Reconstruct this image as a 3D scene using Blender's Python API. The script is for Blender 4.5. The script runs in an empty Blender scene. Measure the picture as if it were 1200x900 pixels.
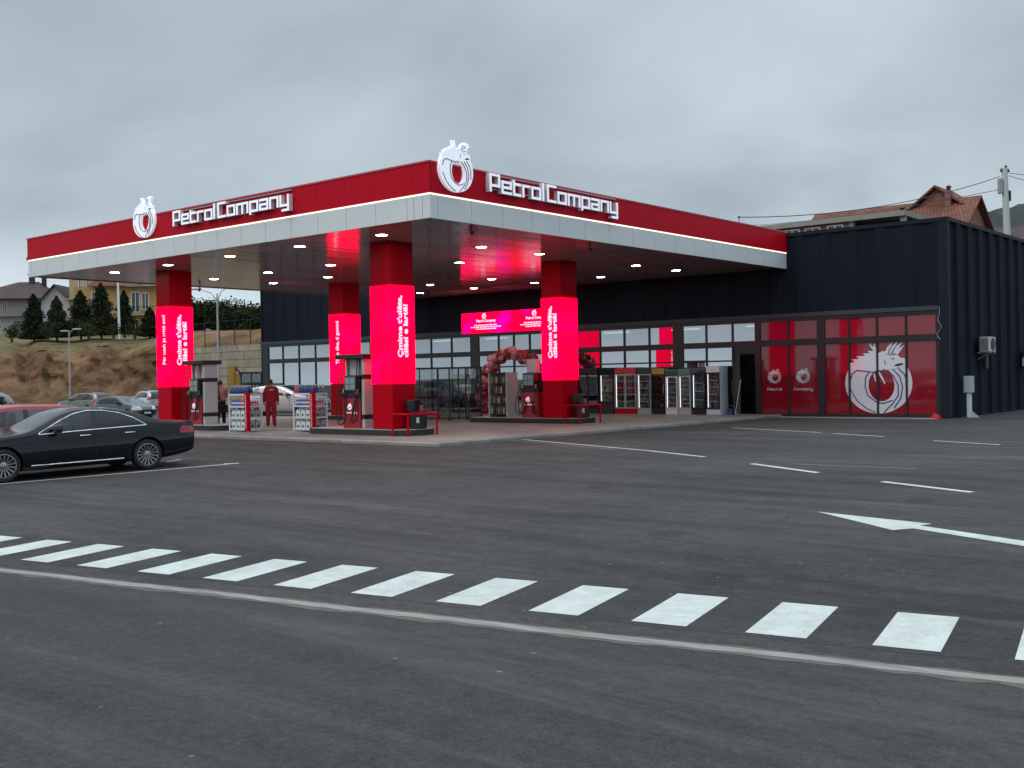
import bpy, bmesh, math, random
from mathutils import Vector, Matrix, noise as mnoise
random.seed(7)
SC = bpy.context.scene
COL = SC.collection
R = math.radians
PI = math.pi

# ------------------------------------------------------------------ camera
CAM = Vector((23.344, -22.46, 1.713)); YAW, PIT, ROL, FPX = 0.696, -0.0062, -0.0178, 1283.67
def cam_axes():
    c, s = math.cos(YAW), math.sin(YAW)
    fw = Vector((-s, c, 0)); rt = Vector((c, s, 0)); up = Vector((0, 0, 1))
    cp, sp = math.cos(PIT), math.sin(PIT)
    f2 = fw*cp + up*sp; u2 = up*cp - fw*sp
    a = ROL
    return rt*math.cos(a) + u2*math.sin(a), u2*math.cos(a) - rt*math.sin(a), f2
AR, AU, AF = cam_axes()
cd = bpy.data.cameras.new('camera'); cam = bpy.data.objects.new('camera', cd); COL.objects.link(cam)
cam.matrix_world = Matrix(((AR.x, AU.x, -AF.x, CAM.x), (AR.y, AU.y, -AF.y, CAM.y), (AR.z, AU.z, -AF.z, CAM.z), (0, 0, 0, 1)))
cd.sensor_width = 36; cd.lens = 36*FPX/1200; cd.clip_start = .1; cd.clip_end = 6000
SC.camera = cam

# survey helpers: turn a photo pixel (1200 x 900) into a point of the place
def ray(u, v): return AF*FPX + AR*(u-600) + AU*(450-v)
def hit(u, v, axis, val):
    d = ray(u, v); t = (val-CAM[axis])/d[axis]; return CAM + d*t
def at(u, v, d):                       # at depth d in front of the lens
    return CAM + ray(u, v)*(d/FPX)
K0 = Vector((10.8, -16.6)); KE = Vector((.9825, .186)); KN = Vector((-.186, .9825))
def sstep(x): x = max(0, min(1, x)); return x*x*(3-2*x)
def zg(x, y):
    t = (Vector((x, y))-K0).dot(KN)
    z = -.385 + .345*max(0, min(1, t/15.5))
    return z - .44*sstep((-17-x)/18)
def G(u, v):
    z = -.1
    for _ in range(40):
        h = hit(u, v, 2, z); z = .5*z + .5*zg(h.x, h.y)
    return h
FW = Vector((-math.sin(YAW), math.cos(YAW), 0)); RT = Vector((math.cos(YAW), math.sin(YAW), 0))
def rf(r, f, z=0): p = Vector((CAM.x, CAM.y, 0)) + RT*r + FW*f; p.z = z; return p

# ------------------------------------------------------------------ mesh builder
class MB:
    def __init__(s): s.v = []; s.f = []; s.m = []; s.mi = 0
    def add(s, vs, fs, M=None):
        b = len(s.v)
        for p in vs:
            p = Vector(p); s.v.append(M @ p if M else p)
        for f in fs: s.f.append([b+i for i in f]); s.m.append(s.mi)
        return s
    def box(s, x0, x1, y0, y1, z0, z1, M=None):
        vs = [(x0,y0,z0),(x1,y0,z0),(x1,y1,z0),(x0,y1,z0),(x0,y0,z1),(x1,y0,z1),(x1,y1,z1),(x0,y1,z1)]
        return s.add(vs, [(3,2,1,0),(4,5,6,7),(0,1,5,4),(1,2,6,5),(2,3,7,6),(3,0,4,7)], M)
    def quad(s, a, b, c, d): return s.add([a,b,c,d], [(0,1,2,3)])
    def bbox(s, x0, x1, y0, y1, z0, z1, r=.02, M=None):      # chamfered box
        bm = bmesh.new(); bmesh.ops.create_cube(bm, size=1)
        for q in bm.verts: q.co = Vector(((x0+x1)/2+q.co.x*(x1-x0), (y0+y1)/2+q.co.y*(y1-y0), (z0+z1)/2+q.co.z*(z1-z0)))
        bmesh.ops.bevel(bm, geom=list(bm.edges), offset=r, segments=2, affect='EDGES', profile=.6)
        bm.verts.index_update()
        s.add([q.co.copy() for q in bm.verts], [[q.index for q in f.verts] for f in bm.faces], M); bm.free(); return s
    def tube(s, pts, r, n=8, M=None, caps=True):
        pts = [Vector(p) for p in pts]; k = len(pts)
        rr = r if isinstance(r, (list, tuple)) else [r]*k
        vs = []; fs = []; pn = None
        for i, p in enumerate(pts):
            t = (pts[min(i+1,k-1)]-pts[max(i-1,0)]).normalized()
            if pn is None:
                a = Vector((0,0,1)) if abs(t.z) < .9 else Vector((1,0,0)); pn = t.cross(a).normalized()
            else:
                pn = (pn - t*pn.dot(t)).normalized()
            b = t.cross(pn)
            for j in range(n):
                a = 2*PI*j/n; vs.append(p + (pn*math.cos(a)+b*math.sin(a))*rr[i])
        for i in range(k-1):
            for j in range(n):
                fs.append((i*n+j, i*n+(j+1)%n, (i+1)*n+(j+1)%n, (i+1)*n+j))
        if caps: fs.append(tuple(range(n-1,-1,-1))); fs.append(tuple((k-1)*n+j for j in range(n)))
        return s.add(vs, fs, M)
    def lathe(s, prof, n=16, M=None):                         # profile of (r, z) about Z
        vs = []; fs = []; k = len(prof)
        for r, z in prof:
            for j in range(n): a = 2*PI*j/n; vs.append((r*math.cos(a), r*math.sin(a), z))
        for i in range(k-1):
            for j in range(n): fs.append((i*n+j, i*n+(j+1)%n, (i+1)*n+(j+1)%n, (i+1)*n+j))
        fs.append(tuple(range(n-1,-1,-1))); fs.append(tuple((k-1)*n+j for j in range(n)))
        return s.add(vs, fs, M)
    def prism(s, poly, d, M=None):                            # polygon in XY, from z=0 to d
        n = len(poly); a = sum(poly[i][0]*poly[(i+1)%n][1]-poly[(i+1)%n][0]*poly[i][1] for i in range(n))
        if a < 0: poly = poly[::-1]
        vs = [(p[0],p[1],0) for p in poly]+[(p[0],p[1],d) for p in poly]
        fs = [tuple(range(n-1,-1,-1)), tuple(range(n,2*n))]+[(i,(i+1)%n,n+(i+1)%n,n+i) for i in range(n)]
        return s.add(vs, fs, M)
    def strip(s, pts, w, d, M=None):                          # flat ribbon of width w in XY, thickness d
        pts = [Vector((p[0],p[1])) for p in pts]; L = []; Rr = []
        for i, p in enumerate(pts):
            t = (pts[min(i+1,len(pts)-1)]-pts[max(i-1,0)]).normalized(); nn = Vector((-t.y,t.x))*w/2
            L.append(p+nn); Rr.append(p-nn)
        return s.prism([tuple(q) for q in Rr]+[tuple(q) for q in L[::-1]], d, M)
    def mesh(s, name, mats):
        me = bpy.data.meshes.new(name); me.from_pydata([tuple(v) for v in s.v], [], s.f)
        mats = mats if isinstance(mats, (list, tuple)) else [mats]
        for m in mats: me.materials.append(m)
        if len(mats) > 1: me.polygons.foreach_set('material_index', s.m)
        me.update(); return me
    def build(s, name, mats, parent=None, smooth=None, bevel=0):
        me = s.mesh(name, mats)
        if bevel:
            bm = bmesh.new(); bm.from_mesh(me); bmesh.ops.remove_doubles(bm, verts=bm.verts, dist=1e-5)
            bmesh.ops.bevel(bm, geom=[e for e in bm.edges if len(e.link_faces)==2 and e.calc_face_angle(0) > .5], offset=bevel, segments=1, affect='EDGES')
            bm.to_mesh(me); bm.free()
        if smooth:
            me.polygons.foreach_set('use_smooth', [True]*len(me.polygons)); me.set_sharp_from_angle(angle=R(smooth))
        o = bpy.data.objects.new(name, me); COL.objects.link(o)
        if parent: o.parent = parent
        return o

def tag(o, label=None, cat=None, group=None, kind=None):
    if label: o['label'] = label
    if cat: o['category'] = cat
    if group: o['group'] = group
    if kind: o['kind'] = kind
    return o
def empty(name, label, cat, loc=(0,0,0), rz=0, group=None):
    o = bpy.data.objects.new(name, None); COL.objects.link(o); o.location = loc; o.rotation_euler.z = rz
    o.empty_display_size = .3
    return tag(o, label, cat, group)
def kids(o): return KIDS.get(o.name, [])
KIDS = {}
def children_of(o): return [c for c in COL.objects if c.parent == o]
def copy_tree(o, parent=None):
    c = o.copy(); COL.objects.link(c)
    if parent: c.parent = parent
    for ch in children_of(o): copy_tree(ch, c)
    return c
def frame(o, ex, ey, ez=None):           # local XY -> given world axes
    ex = Vector(ex).normalized(); ey = Vector(ey).normalized(); ez = ex.cross(ey); o = Vector(o)
    return Matrix(((ex.x,ey.x,ez.x,o.x),(ex.y,ey.y,ez.y,o.y),(ex.z,ey.z,ez.z,o.z),(0,0,0,1)))
def T(x, y, z, rz=0): return Matrix.Translation((x,y,z)) @ Matrix.Rotation(rz, 4, 'Z')

# ------------------------------------------------------------------ materials
def newmat(name):
    m = bpy.data.materials.new(name); m.use_nodes = True
    nt = m.node_tree; b = nt.nodes['Principled BSDF']; return m, nt, b
def nd(nt, t, **k):
    n = nt.nodes.new(t)
    for a, b in k.items():
        if a in n.inputs.keys(): n.inputs[a].default_value = b
        else: setattr(n, a, b)
    return n
def c4(c): return (c[0], c[1], c[2], 1)
def pbr(name, col, rough=.5, metal=0, var=0, vs=3, coat=0, bump=0, bs=40, spec=.5, col2=None, emis=0, stretch=None):
    m, nt, b = newmat(name)
    b.inputs['Base Color'].default_value = c4(col); b.inputs['Roughness'].default_value = rough
    b.inputs['Metallic'].default_value = metal; b.inputs['Coat Weight'].default_value = coat
    b.inputs['Coat Roughness'].default_value = .06; b.inputs['Specular IOR Level'].default_value = spec
    if emis: b.inputs['Emission Color'].default_value = c4(col); b.inputs['Emission Strength'].default_value = emis
    tc = nd(nt, 'ShaderNodeTexCoord')
    src = tc.outputs['Object']
    if stretch:
        mp = nd(nt, 'ShaderNodeMapping'); mp.inputs['Scale'].default_value = stretch; nt.links.new(src, mp.inputs[0]); src = mp.outputs[0]
    if var or col2:
        n = nd(nt, 'ShaderNodeTexNoise', Scale=vs, Detail=6, Roughness=.62); nt.links.new(src, n.inputs['Vector'])
        r = nd(nt, 'ShaderNodeValToRGB'); r.color_ramp.elements[0].position = .3; r.color_ramp.elements[1].position = .7
        a = col2 if col2 else [c*(1-var) for c in col]; z = col if col2 else [min(1, c*(1+var)) for c in col]
        r.color_ramp.elements[0].color = c4(a); r.color_ramp.elements[1].color = c4(z)
        nt.links.new(n.outputs['Fac'], r.inputs[0]); nt.links.new(r.outputs[0], b.inputs['Base Color'])
        mr = nd(nt, 'ShaderNodeMapRange'); mr.inputs['To Min'].default_value = max(0, rough-.08); mr.inputs['To Max'].default_value = min(1, rough+.08)
        nt.links.new(n.outputs['Fac'], mr.inputs[0]); nt.links.new(mr.outputs[0], b.inputs['Roughness'])
    if bump:
        n2 = nd(nt, 'ShaderNodeTexNoise', Scale=bs, Detail=4); nt.links.new(src, n2.inputs['Vector'])
        bp = nd(nt, 'ShaderNodeBump', Strength=bump, Distance=.02); nt.links.new(n2.outputs['Fac'], bp.inputs['Height']); nt.links.new(bp.outputs[0], b.inputs['Normal'])
    return m
def emit(name, col, st):
    m, nt, b = newmat(name)
    b.inputs['Base Color'].default_value = (.02,.02,.02,1); b.inputs['Emission Color'].default_value = c4(col); b.inputs['Emission Strength'].default_value = st
    b.inputs['Roughness'].default_value = .4
    return m
def glass(name, tint=(.6,.65,.65), refl=.25, rough=.0):
    m = bpy.data.materials.new(name); m.use_nodes = True; nt = m.node_tree; nt.nodes.clear()
    o = nd(nt, 'ShaderNodeOutputMaterial'); t = nd(nt, 'ShaderNodeBsdfTransparent'); t.inputs[0].default_value = c4(tint)
    g = nd(nt, 'ShaderNodeBsdfGlossy'); g.inputs['Roughness'].default_value = rough; g.inputs['Color'].default_value = (.95,.97,1,1)
    lw = nd(nt, 'ShaderNodeLayerWeight', Blend=.5); pw = nd(nt, 'ShaderNodeMath', operation='POWER'); nt.links.new(lw.outputs['Facing'], pw.inputs[0]); pw.inputs[1].default_value = 4.5
    mr = nd(nt, 'ShaderNodeMapRange'); mr.inputs['To Min'].default_value = refl; mr.inputs['To Max'].default_value = 1
    nt.links.new(pw.outputs[0], mr.inputs[0])
    mx = nd(nt, 'ShaderNodeMixShader'); nt.links.new(mr.outputs[0], mx.inputs[0]); nt.links.new(t.outputs[0], mx.inputs[1]); nt.links.new(g.outputs[0], mx.inputs[2])
    nt.links.new(mx.outputs[0], o.inputs[0]); return m

def asphalt(name, base, patch, fine_amt=.35, rot=0.0, rough=.82, big=.22, streak=(.12, 1.1, 1), marks=.5, cracks=.5):
    m, nt, b = newmat(name); L = nt.links
    tc = nd(nt, 'ShaderNodeTexCoord'); src = tc.outputs['Object']
    mp = nd(nt, 'ShaderNodeMapping'); mp.inputs['Rotation'].default_value = (0,0,rot); mp.inputs['Scale'].default_value = streak; L.new(src, mp.inputs[0])
    n1 = nd(nt, 'ShaderNodeTexNoise', Scale=big, Detail=7, Roughness=.65); L.new(src, n1.inputs['Vector'])
    n2 = nd(nt, 'ShaderNodeTexNoise', Scale=1.2, Detail=8, Roughness=.7); L.new(mp.outputs[0], n2.inputs['Vector'])
    n3 = nd(nt, 'ShaderNodeTexNoise', Scale=90, Detail=3, Roughness=.7); L.new(src, n3.inputs['Vector'])
    v = nd(nt, 'ShaderNodeTexVoronoi', Scale=120); L.new(src, v.inputs['Vector'])
    def mathn(op, a, c=None, val=None):
        q = nd(nt, 'ShaderNodeMath', operation=op); L.new(a, q.inputs[0])
        if c is not None: L.new(c, q.inputs[1])
        elif val is not None: q.inputs[1].default_value = val
        return q.outputs[0]
    n4 = nd(nt, 'ShaderNodeTexNoise', Scale=3.2, Detail=9, Roughness=.72); L.new(src, n4.inputs['Vector'])
    s = mathn('ADD', mathn('ADD', mathn('MULTIPLY', n1.outputs['Fac'], val=.34), mathn('MULTIPLY', n2.outputs['Fac'], val=.40)), mathn('MULTIPLY', n4.outputs['Fac'], val=.26))
    r = nd(nt, 'ShaderNodeValToRGB'); e = r.color_ramp.elements
    e[0].position = .40; e[1].position = .61; e[0].color = c4(base); e[1].color = c4(patch)
    L.new(s, r.inputs[0])
    f = nd(nt, 'ShaderNodeMapRange'); f.inputs['From Min'].default_value = .3; f.inputs['From Max'].default_value = .7
    f.inputs['To Min'].default_value = 1-fine_amt; f.inputs['To Max'].default_value = 1+fine_amt; L.new(n3.outputs['Fac'], f.inputs[0])
    f2 = nd(nt, 'ShaderNodeMapRange'); f2.inputs['To Min'].default_value = 1-fine_amt*.6; f2.inputs['To Max'].default_value = 1+fine_amt*.6; L.new(v.outputs['Color'], f2.inputs[0])
    n8 = nd(nt, 'ShaderNodeTexNoise', Scale=17, Detail=5, Roughness=.75); L.new(src, n8.inputs['Vector'])
    f8 = nd(nt, 'ShaderNodeMapRange'); f8.inputs['From Min'].default_value = .32; f8.inputs['From Max'].default_value = .68; f8.inputs['To Min'].default_value = .62; f8.inputs['To Max'].default_value = 1.38; L.new(n8.outputs['Fac'], f8.inputs[0])
    mul = mathn('MULTIPLY', mathn('MULTIPLY', f.outputs[0], f2.outputs[0]), f8.outputs[0])
    mx = nd(nt, 'ShaderNodeMix', data_type='RGBA', blend_type='MULTIPLY'); mx.inputs[0].default_value = 1
    L.new(r.outputs[0], mx.inputs[6]); L.new(mul, mx.inputs[7]); cur = mx.outputs[2]
    def ramp01(x, lo, hi):
        q = nd(nt, 'ShaderNodeMapRange'); q.inputs['From Min'].default_value = lo; q.inputs['From Max'].default_value = hi; L.new(x, q.inputs[0]); return q.outputs[0]
    def over(fac, col, k):
        q = nd(nt, 'ShaderNodeMix', data_type='RGBA'); f_ = mathn('MULTIPLY', fac, val=k); L.new(f_, q.inputs[0]); L.new(cur, q.inputs[6]); q.inputs[7].default_value = c4(col); return q.outputs[2]
    # rubbed tyre tracks, long and thin
    mt_ = nd(nt, 'ShaderNodeMapping'); mt_.inputs['Rotation'].default_value = (0,0,rot+R(24)); mt_.inputs['Scale'].default_value = (.035,1.15,1); L.new(src, mt_.inputs[0])
    n5 = nd(nt, 'ShaderNodeTexNoise', Scale=1.6, Detail=2.5, Roughness=.5, Distortion=.25); L.new(mt_.outputs[0], n5.inputs['Vector']); cur = over(ramp01(n5.outputs['Fac'], .58, .66), (.016,.016,.017), marks)
    mt2 = nd(nt, 'ShaderNodeMapping'); mt2.inputs['Rotation'].default_value = (0,0,rot-R(48)); mt2.inputs['Scale'].default_value = (.05,1.5,1); mt2.inputs['Location'].default_value = (3,9,0); L.new(src, mt2.inputs[0])
    n6 = nd(nt, 'ShaderNodeTexNoise', Scale=1.3, Detail=2, Roughness=.5, Distortion=.3); L.new(mt2.outputs[0], n6.inputs['Vector']); cur = over(ramp01(n6.outputs['Fac'], .62, .68), (.018,.018,.019), marks*.8)
    # pale dusty scuffs
    n7 = nd(nt, 'ShaderNodeTexNoise', Scale=.55, Detail=9, Roughness=.74, Distortion=.8); L.new(mp.outputs[0], n7.inputs['Vector']); cur = over(ramp01(n7.outputs['Fac'], .56, .70), (.145,.136,.126), .40)
    # oil drips and grit
    v2 = nd(nt, 'ShaderNodeTexVoronoi', Scale=.55); v2.inputs['Randomness'].default_value = 1; nv = nd(nt, 'ShaderNodeVectorMath', operation='ADD'); L.new(src, nv.inputs[0])
    nw = nd(nt, 'ShaderNodeTexNoise', Scale=2.5, Detail=3); L.new(src, nw.inputs['Vector']); ns_ = nd(nt, 'ShaderNodeVectorMath', operation='SCALE'); L.new(nw.outputs['Color'], ns_.inputs[0]); ns_.inputs['Scale'].default_value = .5; L.new(ns_.outputs[0], nv.inputs[1]); L.new(nv.outputs[0], v2.inputs['Vector'])
    sc_ = nd(nt, 'ShaderNodeSeparateColor'); L.new(v2.outputs['Color'], sc_.inputs[0])
    spot = mathn('MULTIPLY', ramp01(v2.outputs['Distance'], .20, .06), ramp01(sc_.outputs['Red'], .72, .8)); cur = over(spot, (.012,.012,.012), .6)
    v3 = nd(nt, 'ShaderNodeTexVoronoi', Scale=5.5); L.new(src, v3.inputs['Vector']); s3 = nd(nt, 'ShaderNodeSeparateColor'); L.new(v3.outputs['Color'], s3.inputs[0])
    grit = mathn('MULTIPLY', ramp01(v3.outputs['Distance'], .13, .06), ramp01(s3.outputs['Green'], .90, .93)); cur = over(grit, (.26,.25,.23), .7)
    v4 = nd(nt, 'ShaderNodeTexVoronoi', feature='DISTANCE_TO_EDGE', Scale=.16); nv4 = nd(nt, 'ShaderNodeVectorMath', operation='ADD'); L.new(src, nv4.inputs[0]); ns4 = nd(nt, 'ShaderNodeVectorMath', operation='SCALE'); L.new(nw.outputs['Color'], ns4.inputs[0]); ns4.inputs['Scale'].default_value = .9; L.new(ns4.outputs[0], nv4.inputs[1]); L.new(nv4.outputs[0], v4.inputs['Vector'])
    cur = over(ramp01(v4.outputs['Distance'], .0032, .0012), (.012,.012,.012), cracks)
    L.new(cur, b.inputs['Base Color'])
    rr = nd(nt, 'ShaderNodeMapRange'); rr.inputs['From Min'].default_value = .35; rr.inputs['From Max'].default_value = .65
    rr.inputs['To Min'].default_value = rough+.1; rr.inputs['To Max'].default_value = rough-.14; L.new(s, rr.inputs[0]); L.new(rr.outputs[0], b.inputs['Roughness'])
    bp = nd(nt, 'ShaderNodeBump', Strength=.45, Distance=.006); L.new(n3.outputs['Fac'], bp.inputs['Height']); L.new(bp.outputs[0], b.inputs['Normal'])
    b.inputs['Specular IOR Level'].default_value = .35
    return m

M = {}
M['asphalt'] = asphalt('asphalt', (.0265,.0243,.0238), (.064,.0592,.0575), rot=R(-12), fine_amt=.45, streak=(.16,1.0,1))
M['road'] = asphalt('road', (.0305,.0285,.0285), (.048,.045,.0448), rot=R(-11), streak=(.06,.7,1), big=.12, fine_amt=.45, marks=.25, cracks=.25)
M['joint'] = pbr('joint', (.26,.25,.22), .85, var=.35, vs=2.2, bump=.3, bs=60, stretch=(.6,4,1))
def paintmat():
    m, nt, b = newmat('paint_line'); L = nt.links; tc = nd(nt, 'ShaderNodeTexCoord'); s = tc.outputs['Object']
    n = nd(nt, 'ShaderNodeTexNoise', Scale=4, Detail=8, Roughness=.7); L.new(s, n.inputs['Vector'])
    r = nd(nt, 'ShaderNodeValToRGB'); e = r.color_ramp.elements; e[0].position = .3; e[1].position = .62; e[0].color = (.44,.455,.42,1); e[1].color = (.60,.635,.595,1); L.new(n.outputs['Fac'], r.inputs[0])
    n2 = nd(nt, 'ShaderNodeTexNoise', Scale=26, Detail=5, Roughness=.75); L.new(s, n2.inputs['Vector'])
    n3 = nd(nt, 'ShaderNodeTexNoise', Scale=1.1, Detail=4); L.new(s, n3.inputs['Vector'])
    ad = nd(nt, 'ShaderNodeMath', operation='MULTIPLY_ADD'); L.new(n3.outputs['Fac'], ad.inputs[0]); ad.inputs[1].default_value = .45; L.new(n2.outputs['Fac'], ad.inputs[2])
    mr = nd(nt, 'ShaderNodeMapRange'); mr.inputs['From Min'].default_value = .86; mr.inputs['From Max'].default_value = .96; L.new(ad.outputs[0], mr.inputs[0])
    mx = nd(nt, 'ShaderNodeMix', data_type='RGBA'); L.new(mr.outputs[0], mx.inputs[0]); L.new(r.outputs[0], mx.inputs[6]); mx.inputs[7].default_value = (.10,.10,.10,1)
    L.new(mx.outputs[2], b.inputs['Base Color']); b.inputs['Roughness'].default_value = .65; return m
M['paint_line'] = paintmat()
M['worn_line'] = pbr('worn_line', (.62,.62,.60), .7, col2=(.30,.30,.29), vs=6)
M['faded_line'] = pbr('faded_line', (.24,.23,.22), .8, col2=(.09,.09,.09), vs=5)
M['seam_dark'] = pbr('seam_dark', (.018,.018,.019), .9)
M['red'] = pbr('red', (.53,.003,.018), .45, spec=.08, var=.05, vs=.7)
M['red_col'] = pbr('red_col', (.50,.0005,.012), .42, spec=.06, var=.05, vs=.8)
M['red_cap'] = pbr('red_cap', (.55,.03,.05), .35)
M['red_film'] = pbr('red_film', (.24,.008,.017), .035, spec=.5, coat=.35)
M['white_panel'] = pbr('white_panel', (.70,.72,.72), .45, var=.03, vs=.6)
M['white'] = pbr('white', (.78,.79,.80), .4)
M['sign_white'] = pbr('sign_white', (.78,.82,.90), .35, emis=.50)
M['sign_side'] = pbr('sign_side', (.78,.70,.74), .4)
M['strip_light'] = emit('strip_light', (1,.93,.74), 1.5)
M['soffit'] = pbr('soffit', (.56,.50,.505), .125, metal=.45, spec=.6, var=.05, vs=.5)
M['lamp'] = emit('lamp', (1,.97,.92), 60)
M['lamp_rim'] = pbr('lamp_rim', (.7,.7,.7), .4)
M['dark_wall'] = pbr('dark_wall', (.0135,.0178,.0262), .65, spec=.05, var=.22, vs=.5, stretch=(1,1,.25))
M['dark_trim'] = pbr('dark_trim', (.012,.016,.024), .55, spec=.15)
M['grey_trim'] = pbr('grey_trim', (.045,.055,.066), .45, spec=.3)
M['frame'] = pbr('frame', (.012,.014,.018), .35)
M['shop_glass'] = glass('shop_glass', (.34,.38,.38), .36)
M['clear_glass'] = glass('clear_glass', (.88,.90,.90), .05)
M['smoke_glass'] = glass('smoke_glass', (.52,.56,.56), .10)
M['inside_wall'] = pbr('inside_wall', (.42,.42,.40), .7)
M['inside_floor'] = pbr('inside_floor', (.3,.3,.29), .35)
M['inside_lamp'] = emit('inside_lamp', (1,.98,.93), 5)
M['black'] = pbr('black', (.012,.012,.014), .45)
M['black_gloss'] = pbr('black_gloss', (.010,.010,.012), .15, coat=.5)
M['rubber'] = pbr('rubber', (.014,.014,.015), .75)
M['grey_metal'] = pbr('grey_metal', (.36,.37,.38), .35, metal=.5)
M['pump_grey'] = pbr('pump_grey', (.52,.53,.53), .4, metal=.1, var=.03)
M['pump_white'] = pbr('pump_white', (.55,.53,.56), .45)
M['screen'] = pbr('screen', (.23,.30,.30), .12, spec=.8)
M['chrome'] = pbr('chrome', (.75,.76,.78), .14, metal=1)
M['island'] = pbr('island', (.02,.02,.022), .55, var=.2, vs=2)
M['navy'] = pbr('navy', (.03,.03,.09), .5)
M['tile'] = pbr('tile', (.42,.38,.37), .5, var=.1, vs=3)
M['galv'] = pbr('galv', (.42,.44,.45), .5, metal=.35, var=.08)
M['plastic_grey'] = pbr('plastic_grey', (.50,.52,.51), .5)
M['skin'] = pbr('skin', (.42,.23,.16), .55)
M['hair'] = pbr('hair', (.014,.011,.010), .6)
M['red_cloth'] = pbr('red_cloth', (.36,.008,.020), .85, var=.15, vs=9, bump=.25, bs=14)
M['maroon_cloth'] = pbr('maroon_cloth', (.075,.008,.020), .85, var=.2, vs=9, bump=.25, bs=14)
M['pink_cloth'] = pbr('pink_cloth', (.50,.30,.24), .85, var=.1, vs=9, bump=.25, bs=14)
M['dark_cloth'] = pbr('dark_cloth', (.012,.012,.016), .85, bump=.2, bs=14)
# concrete forecourt with joints
def slabmat():
    m, nt, b = newmat('concrete'); L = nt.links
    tc = nd(nt, 'ShaderNodeTexCoord'); s = tc.outputs['Object']
    n = nd(nt, 'ShaderNodeTexNoise', Scale=.5, Detail=8, Roughness=.68); L.new(s, n.inputs['Vector'])
    r = nd(nt, 'ShaderNodeValToRGB'); e = r.color_ramp.elements; e[0].position = .3; e[1].position = .72
    e[0].color = (.18,.165,.142,1); e[1].color = (.37,.35,.31,1); L.new(n.outputs['Fac'], r.inputs[0])
    br = nd(nt, 'ShaderNodeTexBrick', offset=0, Scale=1); br.inputs['Brick Width'].default_value = 4; br.inputs['Row Height'].default_value = 4
    br.inputs['Mortar Size'].default_value = .015; br.inputs['Color1'].default_value = (1,1,1,1); br.inputs['Color2'].default_value = (.88,.88,.88,1); br.inputs['Mortar'].default_value = (.3,.28,.26,1)
    L.new(s, br.inputs['Vector'])
    mp = nd(nt, 'ShaderNodeMapping'); mp.inputs['Scale'].default_value = (.10,1.2,1); L.new(s, mp.inputs[0])
    n2 = nd(nt, 'ShaderNodeTexNoise', Scale=1.4, Detail=5); L.new(mp.outputs[0], n2.inputs['Vector'])
    r2 = nd(nt, 'ShaderNodeMapRange'); r2.inputs['From Min'].default_value = .35; r2.inputs['From Max'].default_value = .65; r2.inputs['To Min'].default_value = .72; r2.inputs['To Max'].default_value = 1.12
    L.new(n2.outputs['Fac'], r2.inputs[0])
    a = nd(nt, 'ShaderNodeMix', data_type='RGBA', blend_type='MULTIPLY'); a.inputs[0].default_value = 1; L.new(r.outputs[0], a.inputs[6]); L.new(br.outputs['Color'], a.inputs[7])
    a2 = nd(nt, 'ShaderNodeMix', data_type='RGBA', blend_type='MULTIPLY'); a2.inputs[0].default_value = 1; L.new(a.outputs[2], a2.inputs[6]); L.new(r2.outputs[0], a2.inputs[7])
    L.new(a2.outputs[2], b.inputs['Base Color']); b.inputs['Roughness'].default_value = .55
    return m
M['concrete'] = slabmat()
def ledmat(name, purple=.35):
    m, nt, b = newmat(name); L = nt.links
    tc = nd(nt, 'ShaderNodeTexCoord')
    n = nd(nt, 'ShaderNodeTexNoise', Scale=1.0, Detail=1); L.new(tc.outputs['Object'], n.inputs['Vector'])
    r = nd(nt, 'ShaderNodeValToRGB'); e = r.color_ramp.elements; e[0].position = .45; e[1].position = .75
    e[0].color = (1,.0,.032,1); e[1].color = (1,.0,.032+purple,1); L.new(n.outputs['Fac'], r.inputs[0])
    L.new(r.outputs[0], b.inputs['Emission Color']); b.inputs['Emission Strength'].default_value = 2.0
    b.inputs['Base Color'].default_value = (.004,.002,.002,1); b.inputs['Roughness'].default_value = .6; b.inputs['Specular IOR Level'].default_value = 0
    return m
M['led'] = ledmat('led', .05); M['led_board'] = ledmat('led_board', .22)
M['led_text'] = emit('led_text', (1,.70,.95), 1.15)

# ------------------------------------------------------------------ world and sun
SUN_EL, SUN_AZ = R(48), R(200)          # azimuth: clockwise from +Y
w = bpy.data.worlds.new('World'); SC.world = w; w.use_nodes = True
nt = w.node_tree; L = nt.links; bg = nt.nodes['Background']
sky = nd(nt, 'ShaderNodeTexSky', sky_type='NISHITA'); sky.sun_disc = False; sky.sun_elevation = SUN_EL; sky.sun_rotation = SUN_AZ
sky.air_density = 1.5; sky.dust_density = 4
tc = nd(nt, 'ShaderNodeTexCoord'); sp = nd(nt, 'ShaderNodeSeparateXYZ'); L.new(tc.outputs['Generated'], sp.inputs[0])
# a layer of cloud: direction projected on a flat deck overhead
zc = nd(nt, 'ShaderNodeMath', operation='MAXIMUM'); L.new(sp.outputs['Z'], zc.inputs[0]); zc.inputs[1].default_value = 0
za = nd(nt, 'ShaderNodeMath', operation='ADD'); L.new(zc.outputs[0], za.inputs[0]); za.inputs[1].default_value = .30
dv = nd(nt, 'ShaderNodeVectorMath', operation='DIVIDE'); L.new(tc.outputs['Generated'], dv.inputs[0])
cb = nd(nt, 'ShaderNodeCombineXYZ')
for i in range(3): L.new(za.outputs[0], cb.inputs[i])
L.new(cb.outputs[0], dv.inputs[1])
mpw = nd(nt, 'ShaderNodeMapping'); mpw.inputs['Scale'].default_value = (1.0,1.0,.0); mpw.inputs['Location'].default_value = (1.7,.6,0); L.new(dv.outputs[0], mpw.inputs[0])
cn = nd(nt, 'ShaderNodeTexNoise', Scale=1.5, Detail=6, Roughness=.47, Distortion=.35); L.new(mpw.outputs[0], cn.inputs['Vector'])
cr = nd(nt, 'ShaderNodeValToRGB'); e = cr.color_ramp.elements
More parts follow.
